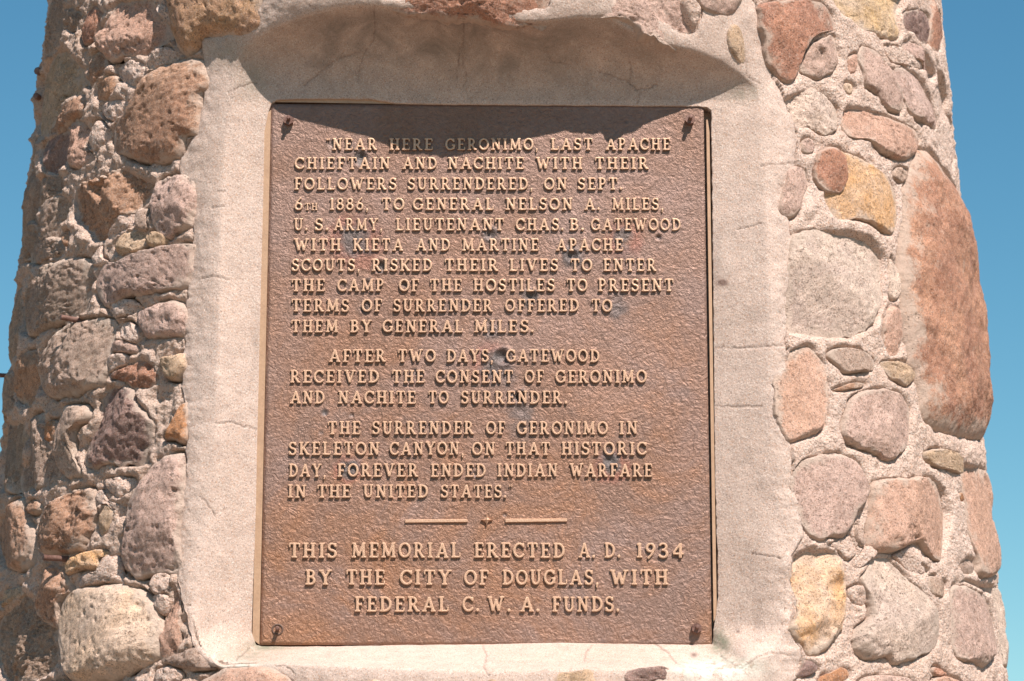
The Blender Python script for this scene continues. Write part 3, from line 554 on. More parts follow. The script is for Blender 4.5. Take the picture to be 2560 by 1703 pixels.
I2 = I2+np.stack([fbm(ws, 22, 3, 91)*2.0*(I2[:, 0] > 1765)+.4*fbm(ws, 9, 2, 95), fbm(ws, 40, 3, 92)*1.2], 1)
L2 = L2+np.stack([fbm(ws, 30, 4, 93)*7, fbm(ws, 30, 4, 94)*7], 1)
hi = hit_plane(I2, PY-3.0)
h1 = hit(L1, 4.0); S1 = surf(h1[:, 0], h1[:, 1], 4.0)
h2 = hit(L2, 7.0); S2 = surf(h2[:, 0], h2[:, 1], 7.0)
wS = sstep(300, 400, L1[:, 1])*sstep(1655, 1560, L1[:, 1])*((L1[:, 0] < 700) | (L1[:, 0] > 1780))
yl = np.maximum(S1[:, 1], PY-np.where(L1[:, 0] > 1000, 44, 46)); yl = S1[:, 1]*(1-wS)+yl*wS
vv = rays(L1); S1b = CAM+vv*((yl-CAM[1])/vv[:, 1])[:, None]; dS = S1b-S1; S1 = S1b
n1, n2 = 66, 30
wT = sstep(290, 225, L1[:, 1])*sstep(525, 590, L1[:, 0])
rings = [hi+np.array([0, 46.0, 0]), hi+np.array([0, 20.0, 0])]
for t in np.linspace(0, 1, n1):
    pxy = I2*(1-t)+L1*t; ex_ = 1+1.3*wT
    yy = hi[:, 1]+(S1[:, 1]-hi[:, 1])*t**ex_; v_ = rays(pxy)
    rings.append(CAM+v_*((yy-CAM[1])/v_[:, 1])[:, None])
phc = h1[:, 0]; zc_ = h1[:, 1]
for t in np.linspace(0, 1, n2)[1:]:
    ph = phc*(1-t)+h2[:, 0]*t; zz = zc_*(1-t)+h2[:, 1]*t
    rings.append(surf(ph, zz, 4.0+4*t*(1-t)*4-2*t)+dS*((1-t)**1.3))
rings.append(surf(h2[:, 0], h2[:, 1], -4.0)); rings.append(surf(h2[:, 0], h2[:, 1], -22.0))
G = np.array(rings)
for _ in range(9):                            # soften the arris
    a = G[3:-4]; G[3:-4] = (G[2:-5]+2*a+G[4:-3])/4
Gs = G.copy()
for _ in range(6): Gs[4:-3] = (np.roll(Gs, 1, 1)+2*Gs+np.roll(Gs, -1, 1))[4:-3]/4
G = Gs
ti = np.concatenate([[0, 0], np.linspace(0, 1, n1), 1+np.linspace(0, 1, n2)[1:], [2, 2]])
rr = G.reshape(-1, 3)
nrm = np.cross(np.roll(G, -1, 1)-G, np.gradient(G, axis=0)); nrm /= np.linalg.norm(nrm, axis=2)[..., None]+1e-9
if (nrm[20, :, 1] > 0).mean() > .5: nrm = -nrm
amp = np.clip(ti*3, 0, 1)[:, None]
Q = rr
dsp = (fbm(Q, 150, 2, 61)*3.5+fbm(Q, 30, 3, 62)*.9+fbm(Q, 9, 2, 63)*.35).reshape(G.shape[:2])
outer = np.clip(ti-1, 0, 1)[:, None]; dsp += outer*(fbm(Q, 45, 4, 64)*6).reshape(G.shape[:2])
# the photo's cracks, followed as thin grooves; pixel polylines located on the nearest mesh vertices
gpx = G-CAM; den = gpx@d_; PX = np.stack([1280+FP*(gpx@CR)/den, 851.5-FP*(gpx@CU)/den], -1)
CR_ = ['1160 60 1155 150 1168 190 1160 215 1170 240 1180 255', '935 15 938 60 935 100 910 135 900 165 895 200', '1365 130 1380 155 1420 165', '1575 150 1580 190 1570 205 1590 220 1600 235 1595 260', '1500 180 1540 195 1575 205', '1590 225 1620 222 1640 212',
 '545 480 562 478', '505 694 530 690 550 692 572 698', '540 1058 580 1056 610 1066 640 1070', '505 1248 520 1262 537 1290', '570 232 600 218 640 206', '1900 415 1990 407', '1840 575 1860 570 1900 558', '1790 868 1850 870 1900 868 1960 862', '1790 1014 1870 1018 1905 1016', '1208 1614 1218 1640 1210 1665 1222 1690', '1480 1612 1465 1630 1460 1650', '1640 1612 1670 1632 1690 1655', '1800 1640 1850 1672 1900 1640 1935 1632 1990 1640', '1850 100 1858 130 1866 160 1866 190 1900 210', '530 520 560 515', '1880 1385 1905 1387 1950 1396', '590 1650 600 1640 625 1622', '690 1665 705 1662 725 1672 735 1682', '760 215 790 190 840 150 905 130','1140 200 1150 120 1160 100']
crk = np.zeros(G.shape[:2])
for cs in CR_:
    a = np.array([float(v) for v in cs.split()]).reshape(-1, 2)
    fine = []
    for p, q in zip(a[:-1], a[1:]):
        k = max(2, int(np.linalg.norm(q-p)/3)); fine.append(p+(q-p)*np.linspace(0, 1, k)[:, None])
    fine = np.concatenate(fine); fine = fine+np.stack([fbm(np.c_[fine, fine[:, :1]*0], 14, 3, 7), fbm(np.c_[fine, fine[:, :1]*0], 14, 3, 8)], 1)*4
    lo, hi_ = fine.min(0)-6, fine.max(0)+6
    mk = np.where((PX[..., 0] > lo[0]) & (PX[..., 0] < hi_[0]) & (PX[..., 1] > lo[1]) & (PX[..., 1] < hi_[1]))
    if len(mk[0]) == 0: continue
    pp = PX[mk]; dm = np.full(len(pp), 1e9)
    for f in fine: dm = np.minimum(dm, ((pp-f)**2).sum(1))
    crk[mk] = np.maximum(crk[mk], np.exp(-dm/3.2))
dsp -= crk*3.2
dsp[:3] = 0; dsp[-2:] *= .3
G = G+nrm*(dsp*np.where(np.arange(len(ti)) < 3, 0, 1)[:, None]*np.clip(amp+.15, 0, 1))[..., None]
def blob(cx, cy, sx, sy): return np.exp(-((PX[..., 0]-cx)/sx)**2-((PX[..., 1]-cy)/sy)**2)
stain_tone = np.clip(blob(1130, 90, 330, 60)*1.0+blob(800, 120, 60, 60)*.5+blob(1230, 150, 60, 50)*.6+blob(950, 110, 120, 70)*.5+blob(1500, 170, 260, 60)*.35+blob(1790, 650, 18, 60)*.5+blob(640, 860, 14, 90)*.35+.3*(PX[..., 1] < 250)*(ti[:, None] < 1), 0, 1)
stain_tone = np.maximum(stain_tone, crk*.75)  # crack grooves darkened in the colour too
moss = np.clip(blob(1800, 1608, 26, 34)*1.1+blob(1850, 1662, 60, 20)*.7+blob(680, 1612, 70, 16)*.9+blob(625, 1640, 60, 22)*.6+blob(1860, 230, 40, 26)*.5+blob(560, 130, 60, 40)*.45+blob(640, 200, 40, 45)*.4, 0, 1)
lichen = np.clip(blob(1790, 1680, 95, 30)*1.2+blob(600, 1670, 60, 18)*.7, 0, 1)
rust = np.clip(crk*.5+blob(1808, 707, 11, 7)*1.3+blob(1797, 706, 20, 12)*.4+blob(1845, 178+1400, 5, 4)*1+blob(1735, 1636, 9, 6), 0, 1)  # rust spots; crack grooves take the same dark colour
sur = mesh_from('cement_surround', G.reshape(-1, 3), grid_faces(len(G), m, wrap=True), M_CONC, attrs={'stain_tone': stain_tone.ravel(), 'moss': moss.ravel(), 'lichen': lichen.ravel(), 'rust': rust.ravel()})
sur['label'] = 'smooth cement surround lining the recess'
ctr = sur.data.polygons[10*m+5]
if ctr.normal.y > 0: sur.data.flip_normals()
keep(sur, tower)
bk = hit_plane([(600, 200), (1830, 200), (1830, 1660), (600, 1660)], PY+38.0)
bo = mesh_from('recess_back', np.concatenate([bk, bk+np.array([0, 60., 0])]), [(3, 2, 1, 0), (4, 5, 6, 7), (0, 1, 5, 4), (1, 2, 6, 5), (2, 3, 7, 6), (3, 0, 4, 7)], M_CONC, smooth=False); keep(bo, tower)

# ------------------------------------------------------------------ mortar shell
sp = 4.6
fine_phi = np.arange(-1.78*RS, 1.78*RS, sp)/RS
back = np.linspace(1.79, 2*math.pi-1.79, 90)
PH = np.concatenate([fine_phi, back])
ZZ = np.concatenate([np.linspace(0, 2400, 24), np.linspace(2430, 3440, 60), np.arange(3445, 5560, sp), np.linspace(5566, 6500, 60)])
P2, Z2 = np.meshgrid(PH, ZZ)
Pw = np.where(P2 > math.pi, P2-2*math.pi, P2)
B0 = surf(Pw, Z2)
hgt = fbm(B0, 75, 3, 31)*13+fbm(B0, 22, 3, 33, .6)*6+ridged(B0, 30, 2, 36)*3.0+fbm(B0, 8, 3, 39, .7)*2.2
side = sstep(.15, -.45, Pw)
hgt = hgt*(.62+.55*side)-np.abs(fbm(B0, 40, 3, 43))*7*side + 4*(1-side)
sd = np.full(P2.shape, 60.0); SX = Pw*RS
for poly, H in placed:
    pl = poly[::max(1, len(poly)//60)]
    lo, hi_ = pl.min(0)-34, pl.max(0)+34
    r0, r1 = np.searchsorted(ZZ, lo[1]), np.searchsorted(ZZ, hi_[1])
    cm = np.where((SX[0] > lo[0]) & (SX[0] < hi_[0]))[0]
    if r1 <= r0 or len(cm) == 0: continue
    blk = np.ix_(np.arange(r0, r1), cm)
    sd[blk] = np.minimum(sd[blk], poly_sd(SX[blk], Z2[blk], pl))
gapn = fbm(B0, 60, 2, 45)
lap = (3+4*side)*np.exp(-((sd-15)/10)**2)*(0.6+gapn*1.2)
crev = -(11+12*side)*np.exp(-(np.maximum(sd, 0)/4.5)**2)*sstep(-.15, .3, fbm(B0, 90, 2, 47))
hgt = hgt+lap+crev+sstep(10, 40, sd)*4
hgt = np.where(sd < 0, np.minimum(hgt, 2)-18*sstep(0, 14, -sd), hgt)
V = surf(Pw, Z2, hgt)
# cut the opening of the recess
ring = np.stack([h2[:, 0]*RS, h2[:, 1]], 1)[::6]
cen = ring.mean(0)
mask = (np.abs(SX) < 1050) & (Z2 > 3300) & (Z2 < 5700)
sdr = np.full(P2.shape, 50.0); sdr[mask] = poly_sd(SX[mask], Z2[mask], ring)
V = np.where(((sdr < 4) & (sdr > -40))[..., None], surf(Pw, Z2, np.minimum(hgt, -3)), V)
F = grid_faces(len(ZZ), len(PH), wrap=True)
dead = (sdr < -14).ravel(); F = F[~dead[F].all(1)]
used = np.zeros(V.shape[0]*V.shape[1], bool); used[F.ravel()] = True
remap = np.cumsum(used)-1
mo = mesh_from('mortar', V.reshape(-1, 3)[used], remap[F], M_MORTAR, attrs={'stain_tone': (side*.5+.08).ravel()[used]}); mo.data.flip_normals() if mo.data.polygons[100].normal.dot(Vector((mo.data.polygons[100].center.x, mo.data.polygons[100].center.y, 0))) < 0 else None  # left side browner: weathering varnish, with its half-light put into the colour
keep(mo, tower)
# capping
th = np.linspace(0, 2*math.pi, 72, endpoint=False); tr = surf(np.where(th > math.pi, th-2*math.pi, th), np.full(72, 6500.), 0.0)
cap = np.concatenate([tr+[0, 0, -5], tr*[1.03, 1.03, 1]+[0, 0, 0], tr*[1.03, 1.03, 1]+[0, 0, 110], tr*[.9, .9, 1]+[0, 0, 150], [[CX, 0, 170]]+tr[:1]*[0, 0, 1]])
ff = [tuple(r*72+i for r, i in ((a, k), (a, (k+1) % 72), (a+1, (k+1) % 72), (a+1, k))) for a in range(3) for k in range(72)]+[(216+k, 216+(k+1) % 72, 288) for k in range(72)]
keep(mesh_from('coping', cap, ff, M_CONC, smooth=False), tower)

# ------------------------------------------------------------------ threaded rods left in the wall
def rod(P, D, L, r, name='threaded_rod', parent=None, mat=M_RUST, pitch=3.2):
    D = np.asarray(D, float); D /= np.linalg.norm(D); a = np.cross(D, [0, 0, 1.]); a /= np.linalg.norm(a); b = np.cross(a, D)
    prof = []; x = 0.0
    while x < L: prof += [(x, r), (x+pitch/2, r*.86)]; x += pitch
    prof += [(L, r*.92), (L+.8, r*.6), (L+.9, 0.01)]
    th = np.linspace(0, 2*math.pi, 18, endpoint=False); V = []
    for x, q in prof: V += [P+D*x+(a*math.cos(t)+b*math.sin(t))*q for t in th]
    o = mesh_from(name, np.array(V), grid_faces(len(prof), 18, wrap=True), mat, smooth=False)
    return o
for (px, dirn, L, r) in [((189, 800), (-.9, -.55, .05), 62, 7.5), ((160, 1397), (-.93, -.5, -.02), 75, 8.0), ((90, 178), (-.35, -.9, .0), 34, 11.0), ((86, 241), (-.3, -.9, .0), 30, 9.0)]:
    h = hit([px], 10)[0]; P = surf(np.array([h[0]]), np.array([h[1]]), 4.0)[0]
    P = P-np.array(dirn)*14; o = rod(P, dirn, L, r); keep(o, tower); o['label'] = 'rusty threaded rod end sticking out of the mortar'
zr = hit([(26, 933)], 0)[0][1]
P = surf(np.array([-1.60]), np.array([zr+66]), -25.0)[0]; o = rod(P, (-1, .05, .06), 170, 7.0, pitch=4.0); keep(o, tower); o['label'] = 'dark threaded rod jutting from the left flank'

# ------------------------------------------------------------------ the plaque
pc = hit_plane([(679, 258), (1760, 266), (1779, 1611), (649, 1616)])
pxl, pxr = (pc[0, 0]+pc[3, 0])/2, (pc[1, 0]+pc[2, 0])/2; pzt, pzb = (pc[0, 2]+pc[1, 2])/2, (pc[2, 2]+pc[3, 2])/2
plq = empty('memorial_plaque', ((pxl+pxr)/2*U, PY*U, pzb*U), 'brown cast bronze memorial plaque with raised inscription, bolted in the recess', 'plaque')
gs = 3.0; nx, nz = int((pxr-pxl)/gs), int((pzt-pzb)/gs)
gx, gz = np.meshgrid(np.linspace(pxl, pxr, nx), np.linspace(pzb, pzt, nz))
Q = np.stack([gx, gx*0, gz], -1)
wq = Q+np.stack([fbm(Q, 40, 2, 71), gx*0, fbm(Q, 40, 2, 72)], -1)*22
y = (1-np.abs(pn(wq/15.0, 73))*2)**3*.95*sstep(-.5, .4, fbm(Q, 160, 2, 79)) + fbm(Q, 6.5, 2, 74)*.8 + fbm(Q, 300, 2, 75)*2.0
pxg = Q.copy(); pxg[..., 1] = PY; den = (pxg-CAM)@d_; GX = 1280+FP*((pxg-CAM)@CR)/den; GY = 851.5-FP*((pxg-CAM)@CU)/den
stn = np.zeros(gx.shape); rst = np.zeros(gx.shape)
nz1 = fbm(Q, 26, 3, 81)*.5
# bullet dents: x, y, depth, radius, stain, stain radius
for (dx_, dy_, dp, rd, s_, sr) in [(902,396,7,13,.95,20),(878,372,1,8,.5,14),(830,362,2,8,.5,12),(1226,586,6,10,.8,22),(1430,640,7,11,.9,28),(948,666,7,11,.95,15),(1067,680,3,6,.3,8),(1328,742,7,11,.9,24),(1646,594,5,6,.6,7),(918,710,4,8,.6,14),(1010,712,2,6,.4,10),(1256,892,9,14,.95,24),(1243,920,1,8,.8,40),(1228,830,3,8,.6,18),(1545,775,1,8,.75,24),(1540,745,1,6,.5,18),(1298,992,8,11,.95,20),(1303,1030,1,8,.65,30),(1300,1075,1,8,.4,32),(875,1170,2,9,.9,26),(1525,1152,3,10,.95,30),(888,600,1,8,.8,44),(905,565,0,8,.4,34),(1555,590,1,9,.75,28),(1562,628,0,9,.45,24),(1262,1288,3,5,.6,6),(812,1032,3,7,.9,9),(880,1038,3,5,.6,6),(802,1082,2,5,.6,7),(1035,930,3,7,.7,9),(910,772,2,7,.6,16),(1075,768,2,6,.5,12),(1160,760,2,6,.4,10),(1188,1186,3,6,.5,9),(1566,304,2,5,.5,6),(1218,806,1,7,.4,12),(1265,945,1,8,.45,26)]:
    d2 = (GX-dx_)**2+(GY-dy_)**2
    y = y-dp*np.exp(-d2/rd**2)+dp*.35*np.exp(-(np.sqrt(d2)-rd*1.6)**2/(rd*.5)**2)
    stn = np.maximum(stn, s_*sstep(1.15, .35, np.sqrt(d2)/(sr*1.25)+nz1))
for (dx_, dy_, ro, ri, s_) in [(885,600,68,38,.55),(905,640,40,10,.4),(1560,600,48,26,.5),(1225,905,52,30,.45),(870,1175,38,24,.6),(1530,1165,46,30,.6),(1360,480,1,0,0)]:
    q = np.sqrt((GX-dx_)**2+(GY-dy_)**2)
    rst = np.maximum(rst, s_*sstep(1.2, .6, q/ro+nz1*.6)*sstep(.5, 1.1, q/max(ri, 1)+nz1*.6))
edge = np.minimum.reduce([gx-pxl, pxr-gx, gz-pzb, pzt-gz]); y = y*sstep(0, 12, edge)-3*sstep(6, 0, edge)
V = np.stack([gx, PY-y, gz], -1)
rim = np.concatenate([V[0, :], V[1:, -1], V[-1, -2::-1], V[-2:0:-1, 0]]); rim = rim.copy(); nr_ = len(rim); rb = rim.copy(); rb[:, 1] = PY+16
allV = np.concatenate([V.reshape(-1, 3), rim, rb]); o_ = nx*nz
F = np.concatenate([grid_faces(nz, nx), np.stack([o_+np.arange(nr_), o_+(np.arange(nr_)+1) % nr_, o_+nr_+(np.arange(nr_)+1) % nr_, o_+nr_+np.arange(nr_)], 1)[:, ::-1]])
zed = np.zeros(2*nr_)
pl = mesh_from('plate', allV, F, M_BRONZE, attrs={'stain_tone': np.concatenate([stn.ravel(), zed]), 'rust': np.concatenate([rst.ravel(), zed])}); keep(pl, plq)
def prism(name, poly, y0, y1, mat, bev=0.0):
    n = len(poly); P = np.array(poly, float); c = P.mean(0)
    a = np.stack([P[:, 0], np.full(n, y0), P[:, 1]], 1)
    if bev:
        d = P-c; P2_ = P-np.sign(d)*bev; mid_ = a.copy(); mid_[:, 1] = y1+bev*.8; top = np.stack([P2_[:, 0], np.full(n, y1), P2_[:, 1]], 1); lay = [a, mid_, top]
    else: lay = [a, np.stack([P[:, 0], np.full(n, y1), P[:, 1]], 1)]
    k = len(lay); V = np.concatenate(lay); f = [tuple(int(v) for v in q) for q in grid_faces(k, n, wrap=True)]+[tuple(range((k-1)*n, k*n))]
    o = mesh_from(name, V, f, mat, smooth=False)
    return o
def ppx(pts, yp=PY): q = hit_plane(pts, yp); return [(a[0], a[2]) for a in q]
sL = prism('edge_strip', ppx([(631, 1598), (648.5, 1612), (677.5, 275), (669, 284), (662, 297), (661, 330)])[::1], PY+14, PY-2.5, M_STRIP); keep(sL, plq)
sR = prism('edge_strip', ppx([(1784, 1555), (1792, 1538), (1782, 900), (1773.5, 330), (1769, 300), (1765.5, 300)])[::1], PY+14, PY-2.0, M_STRIP); keep(sR, plq)
sT = prism('edge_strip', ppx([(683, 254), (683, 242), (760, 241), (975, 247), (983, 251), (983, 259)]), PY+24, PY+3.0, M_STRIP); keep(sT, plq)

# ---- lettering: each glyph is an outline from joined strokes, raised with a rounded arris
def seg(x0, y0, x1, y1, w): return ('b', x0, y0, x1, y1, w)
def ser(x, y, l=.19, w=.11): return ('b', x-l, y, x+l, y, w)
def arc(cx, cy, rx, ry, a0, a1, w): return ('a', cx, cy, rx, ry, a0, a1, w)
W_, T_ = .185, .13; B_, TP = .055, .945
def stem(x, l=.17, r=.17, t=True, bt=True):
    o = [seg(x, .03, x, .97, W_)]
    if t: o.append(('b', x-l, TP, x+r, TP, .11))
    if bt: o.append(('b', x-l, B_, x+r, B_, .11))
    return o
def vs_(x, y, s=1, h=.13): return ('b', x, y, x, y+h*s, .09)
GL = {
'A': (.92, [seg(.15, .05, .47, .96, .15), seg(.47, .96, .77, .05, W_), seg(.27, .32, .65, .32, .11), ('b', .0, B_, .30, B_, .11), ('b', .60, B_, .92, B_, .11)]),
'B': (.72, stem(.20, .17, .1)+[arc(.30, .73, .26, .215, -90, 90, .15), arc(.32, .29, .29, .235, -90, 90, .16), seg(.2, .515, .32, .515, .11), seg(.2, .94, .3, .94, .11), seg(.2, .06, .3, .06, .11)]),
'C': (.80, [arc(.44, .5, .36, .43, 42, 318, .165), seg(.74, .97, .74, .68, .09), seg(.74, .18, .74, .27, .08)]),
'D': (.84, stem(.20, .17, .1)+[arc(.32, .5, .42, .435, -90, 90, .165), seg(.2, .94, .35, .94, .11), seg(.2, .06, .35, .06, .11)]),
'E': (.70, stem(.20, .17, .1)+[seg(.2, .945, .62, .945, .11), seg(.2, .055, .64, .055, .11), seg(.2, .51, .48, .51, .10), vs_(.63, .95, -1, .22), vs_(.655, .05, 1, .23), seg(.49, .42, .49, .60, .08)]),
'F': (.66, stem(.20, .17, .2)+[seg(.2, .945, .60, .945, .11), seg(.2, .48, .46, .48, .10), vs_(.61, .95, -1, .24), seg(.47, .39, .47, .57, .08)]),
'G': (.86, [arc(.44, .5, .36, .43, 42, 340, .165), seg(.74, .97, .74, .68, .09), seg(.74, .10, .74, .40, .15), ('b', .56, .43, .86, .43, .11)]),
'H': (.86, stem(.19)+stem(.67)+[seg(.19, .51, .67, .51, .11)]),
'I': (.38, stem(.19)),
'K': (.86, stem(.19)+[seg(.24, .40, .66, .93, .13), seg(.36, .56, .70, .06, .18), ('b', .52, TP, .82, TP, .10), ('b', .58, B_, .88, B_, .11)]),
'L': (.68, stem(.20, .17, .16)+[seg(.2, .055, .62, .055, .11), vs_(.635, .05, 1, .27)]),
'M': (1.06, [seg(.18, .04, .22, .96, .14), seg(.22, .93, .53, .12, W_), seg(.53, .12, .82, .93, .13), seg(.84, .96, .88, .04, W_), ('b', .02, B_, .33, B_, .11), ('b', .72, B_, 1.04, B_, .11), ('b', .06, TP, .28, TP, .11), ('b', .78, TP, 1.0, TP, .11)]),
'N': (.88, [seg(.20, .04, .20, .96, .14), seg(.20, .95, .70, .06, W_), seg(.70, .04, .70, .96, .14), ('b', .02, B_, .36, B_, .11), ('b', .02, TP, .24, TP, .11), ('b', .54, TP, .86, TP, .11)]),
'O': (.88, [arc(.44, .5, .36, .43, 0, 360, .165)]),
'P': (.70, stem(.20, .17, .2)+[arc(.32, .70, .26, .245, -90, 90, .15), seg(.2, .945, .32, .945, .11), seg(.2, .455, .32, .455, .10)]),
'R': (.84, stem(.20, .17, .15)+[arc(.32, .70, .26, .245, -90, 90, .15), seg(.2, .945, .32, .945, .11), seg(.2, .455, .34, .455, .10), seg(.40, .46, .66, .07, .17), ('b', .60, B_, .84, B_, .11)]),
'r': (.78, stem(.20, .17, .15)+[arc(.32, .70, .26, .245, -90, 90, .15), seg(.2, .945, .32, .945, .11), seg(.2, .455, .34, .455, .10), seg(.40, .42, .46, .34, .15)]),
'S': (.66, [arc(.33, .725, .215, .215, 20, 270, .15), arc(.33, .275, .235, .22, 90, -160, .16), seg(.57, .97, .57, .72, .08), seg(.08, .03, .08, .30, .08), seg(.27, .535, .40, .475, .15)]),
'T': (.76, stem(.38, .17, .17, t=False)+[seg(.08, .945, .68, .945, .11), vs_(.06, .96, -1, .27), vs_(.70, .96, -1, .27)]),
'U': (.84, [seg(.20, .96, .20, .36, W_), seg(.66, .96, .66, .36, .14), arc(.43, .36, .23, .29, 180, 360, .155), ('b', .02, TP, .38, TP, .11), ('b', .52, TP, .82, TP, .11)]),
'V': (.88, [seg(.17, .95, .45, .05, W_), seg(.45, .05, .71, .95, .13), ('b', .0, TP, .34, TP, .11), ('b', .56, TP, .88, TP, .11)]),
'W': (1.18, [seg(.17, .95, .40, .05, W_), seg(.40, .05, .59, .80, .13), seg(.59, .80, .80, .05, W_), seg(.80, .05, 1.01, .95, .13), ('b', .0, TP, .34, TP, .11), ('b', .86, TP, 1.18, TP, .11)]),
'Y': (.84, [seg(.16, .95, .42, .48, .17), seg(.42, .48, .68, .95, .13), seg(.42, .50, .42, .04, W_), ('b', .0, TP, .32, TP, .11), ('b', .54, TP, .84, TP, .11), ('b', .26, B_, .58, B_, .11)]),
'1': (.40, [seg(.22, .05, .22, .97, W_), seg(.22, .95, .06, .84, .12), ('b', .04, B_, .38, B_, .11)]),
'3': (.62, [arc(.28, .74, .21, .20, 150, -90, .14), arc(.28, .28, .25, .24, 90, -150, .16), seg(.22, .52, .30, .52, .11)]),
'4': (.76, [seg(.54, .02, .54, .97, .17), seg(.52, .93, .10, .33, .12), seg(.08, .29, .74, .29, .12)]),
'6': (.66, [arc(.33, .30, .23, .25, 0, 360, .15), seg(.13, .38, .24, .72, .15), seg(.24, .72, .50, 1.02, .12)]),
'8': (.64, [arc(.32, .73, .19, .19, 0, 360, .14), arc(.32, .28, .235, .225, 0, 360, .15)]),
'9': (.66, [arc(.33, .68, .23, .25, 0, 360, .15), seg(.53, .60, .42, .26, .15), seg(.42, .26, .16, -.04, .12)]),
'.': (.22, [seg(.11, .10, .111, .10, .22)]),
',': (.22, [seg(.11, .05, .111, .05, .19), seg(.14, .02, .07, -.18, .10)]),
'“': (.36, [seg(.10, .86, .101, .86, .12), seg(.07, .88, .12, 1.0, .06), seg(.27, .86, .271, .86, .12), seg(.24, .88, .29, 1.0, .06)]),
'”': (.36, [seg(.10, .94, .101, .94, .12), seg(.13, .92, .08, .80, .06), seg(.27, .94, .271, .94, .12), seg(.30, .92, .25, .80, .06)]),
}
def glyph_sdf(prims, X, Y):
    D = np.full(X.shape, 9.0)
    def smin(a, b, k=.035):
        h = np.clip(.5+.5*(b-a)/k, 0, 1); return b*(1-h)+a*h-k*h*(1-h)
    def bar(x0, y0, x1, y1, w, cap=0.0):
        ex, ey = x1-x0, y1-y0; L = math.hypot(ex, ey); 
        if L < .01: return np.hypot(X-x0, Y-y0)-w/2
        ux, uy = ex/L, ey/L
        a = (X-x0)*ux+(Y-y0)*uy; b = np.abs(-(X-x0)*uy+(Y-y0)*ux)-w/2+.015
        c = np.maximum(-a, a-L)+.015
        return np.hypot(np.maximum(b, 0), np.maximum(c, 0))+np.minimum(np.maximum(b, c), 0)-.015
    for p in prims:
        if p[0] == 'b': d = bar(*p[1:])
        else:
            _, cx, cy, rx, ry, a0, a1, w = p
            ts = np.radians(np.linspace(a0, a1, 30)); xs, ys = cx+rx*np.cos(ts), cy+ry*np.sin(ts); d = np.full(X.shape, 9.0)
            for i in range(29):
                ex, ey = xs[i+1]-xs[i], ys[i+1]-ys[i]; L = ex*ex+ey*ey+1e-9
                t = np.clip(((X-xs[i])*ex+(Y-ys[i])*ey)/L, 0, 1)
                # stroke swells on the vertical parts of the bowl
                ang = math.atan2(ey, ex); ww = w*(.74+.30*abs(math.sin(ang)))
                d = np.minimum(d, np.hypot(X-xs[i]-t*ex, Y-ys[i]-t*ey)-ww/2)
        D = smin(D, d)
    return D-.010
def glyph_mesh(ch):
    wd, prims = GL[ch]; h = .033
    xs = np.arange(-.12, wd+.14, h); ys = np.arange(-.26, 1.14, h); X, Y = np.meshgrid(xs, ys); D = glyph_sdf(prims, X, Y)
    verts = []; key = {}; faces = []; mi = []; skirt = {}
    dep = .23
    def hz(d): return dep*(.80+.20*math.sqrt(min(1, max(0, -d)/.045)))
    def vid(k, x, y, d):
        if k not in key: key[k] = len(verts); verts.append((x, -hz(d), y))
        return key[k]
    def sk(k, x, y, lvl):
        kk = (k, lvl)
        if kk not in skirt: skirt[kk] = len(verts); verts.append((x, -hz(0) if lvl else .06, y))
        return skirt[kk]
    ny_, nx_ = D.shape
    for j in range(ny_-1):
        for i in range(nx_-1):
            cs = [(i, j), (i+1, j), (i+1, j+1), (i, j+1)]; dv = [D[b, a] for a, b in cs]
            if min(dv) >= 0: continue
            pts = []
            for q in range(4):
                (a, b), (c, e) = cs[q], cs[(q+1) % 4]; d0, d1 = dv[q], dv[(q+1) % 4]
                if d0 < 0: pts.append((('v', a, b), xs[a], ys[b], d0))
                if (d0 < 0) != (d1 < 0):
                    t = d0/(d0-d1); k = ('e',)+tuple(sorted([(a, b), (c, e)])); pts.append((k, xs[a]+(xs[c]-xs[a])*t, ys[b]+(ys[e]-ys[b])*t, 0.0))
            faces.append(tuple(vid(*p) for p in pts)); mi.append(0)
            for q in range(len(pts)):
                p, r = pts[q], pts[(q+1) % len(pts)]
                if p[0][0] == 'e' and r[0][0] == 'e':
                    faces.append((sk(p[0], p[1], p[2], 1), sk(p[0], p[1], p[2], 0), sk(r[0], r[1], r[2], 0), sk(r[0], r[1], r[2], 1))); mi.append(1)
    me = bpy.data.meshes.new('letter_'+ch); me.from_pydata([(a, b, c) for a, b, c in verts], [], faces); me.update()
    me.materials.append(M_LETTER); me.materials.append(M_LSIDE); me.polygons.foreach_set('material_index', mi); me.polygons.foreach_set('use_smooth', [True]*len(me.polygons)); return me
GM = {}
k1 = 1.0861
def F1(y, cap, *ws): return (y*k1, cap, [(t, a*k1, b*k1) for t, a, b in ws])
def Z4(y, cap, *ws): return (760+y/2.032, cap, [(t, 640+a/2.032, 640+b/2.032) for t, a, b in ws])
def Z5(y, cap, *ws): return (1200+y/2.032, cap, [(t, 640+a/2.032, 640+b/2.032) for t, a, b in ws])
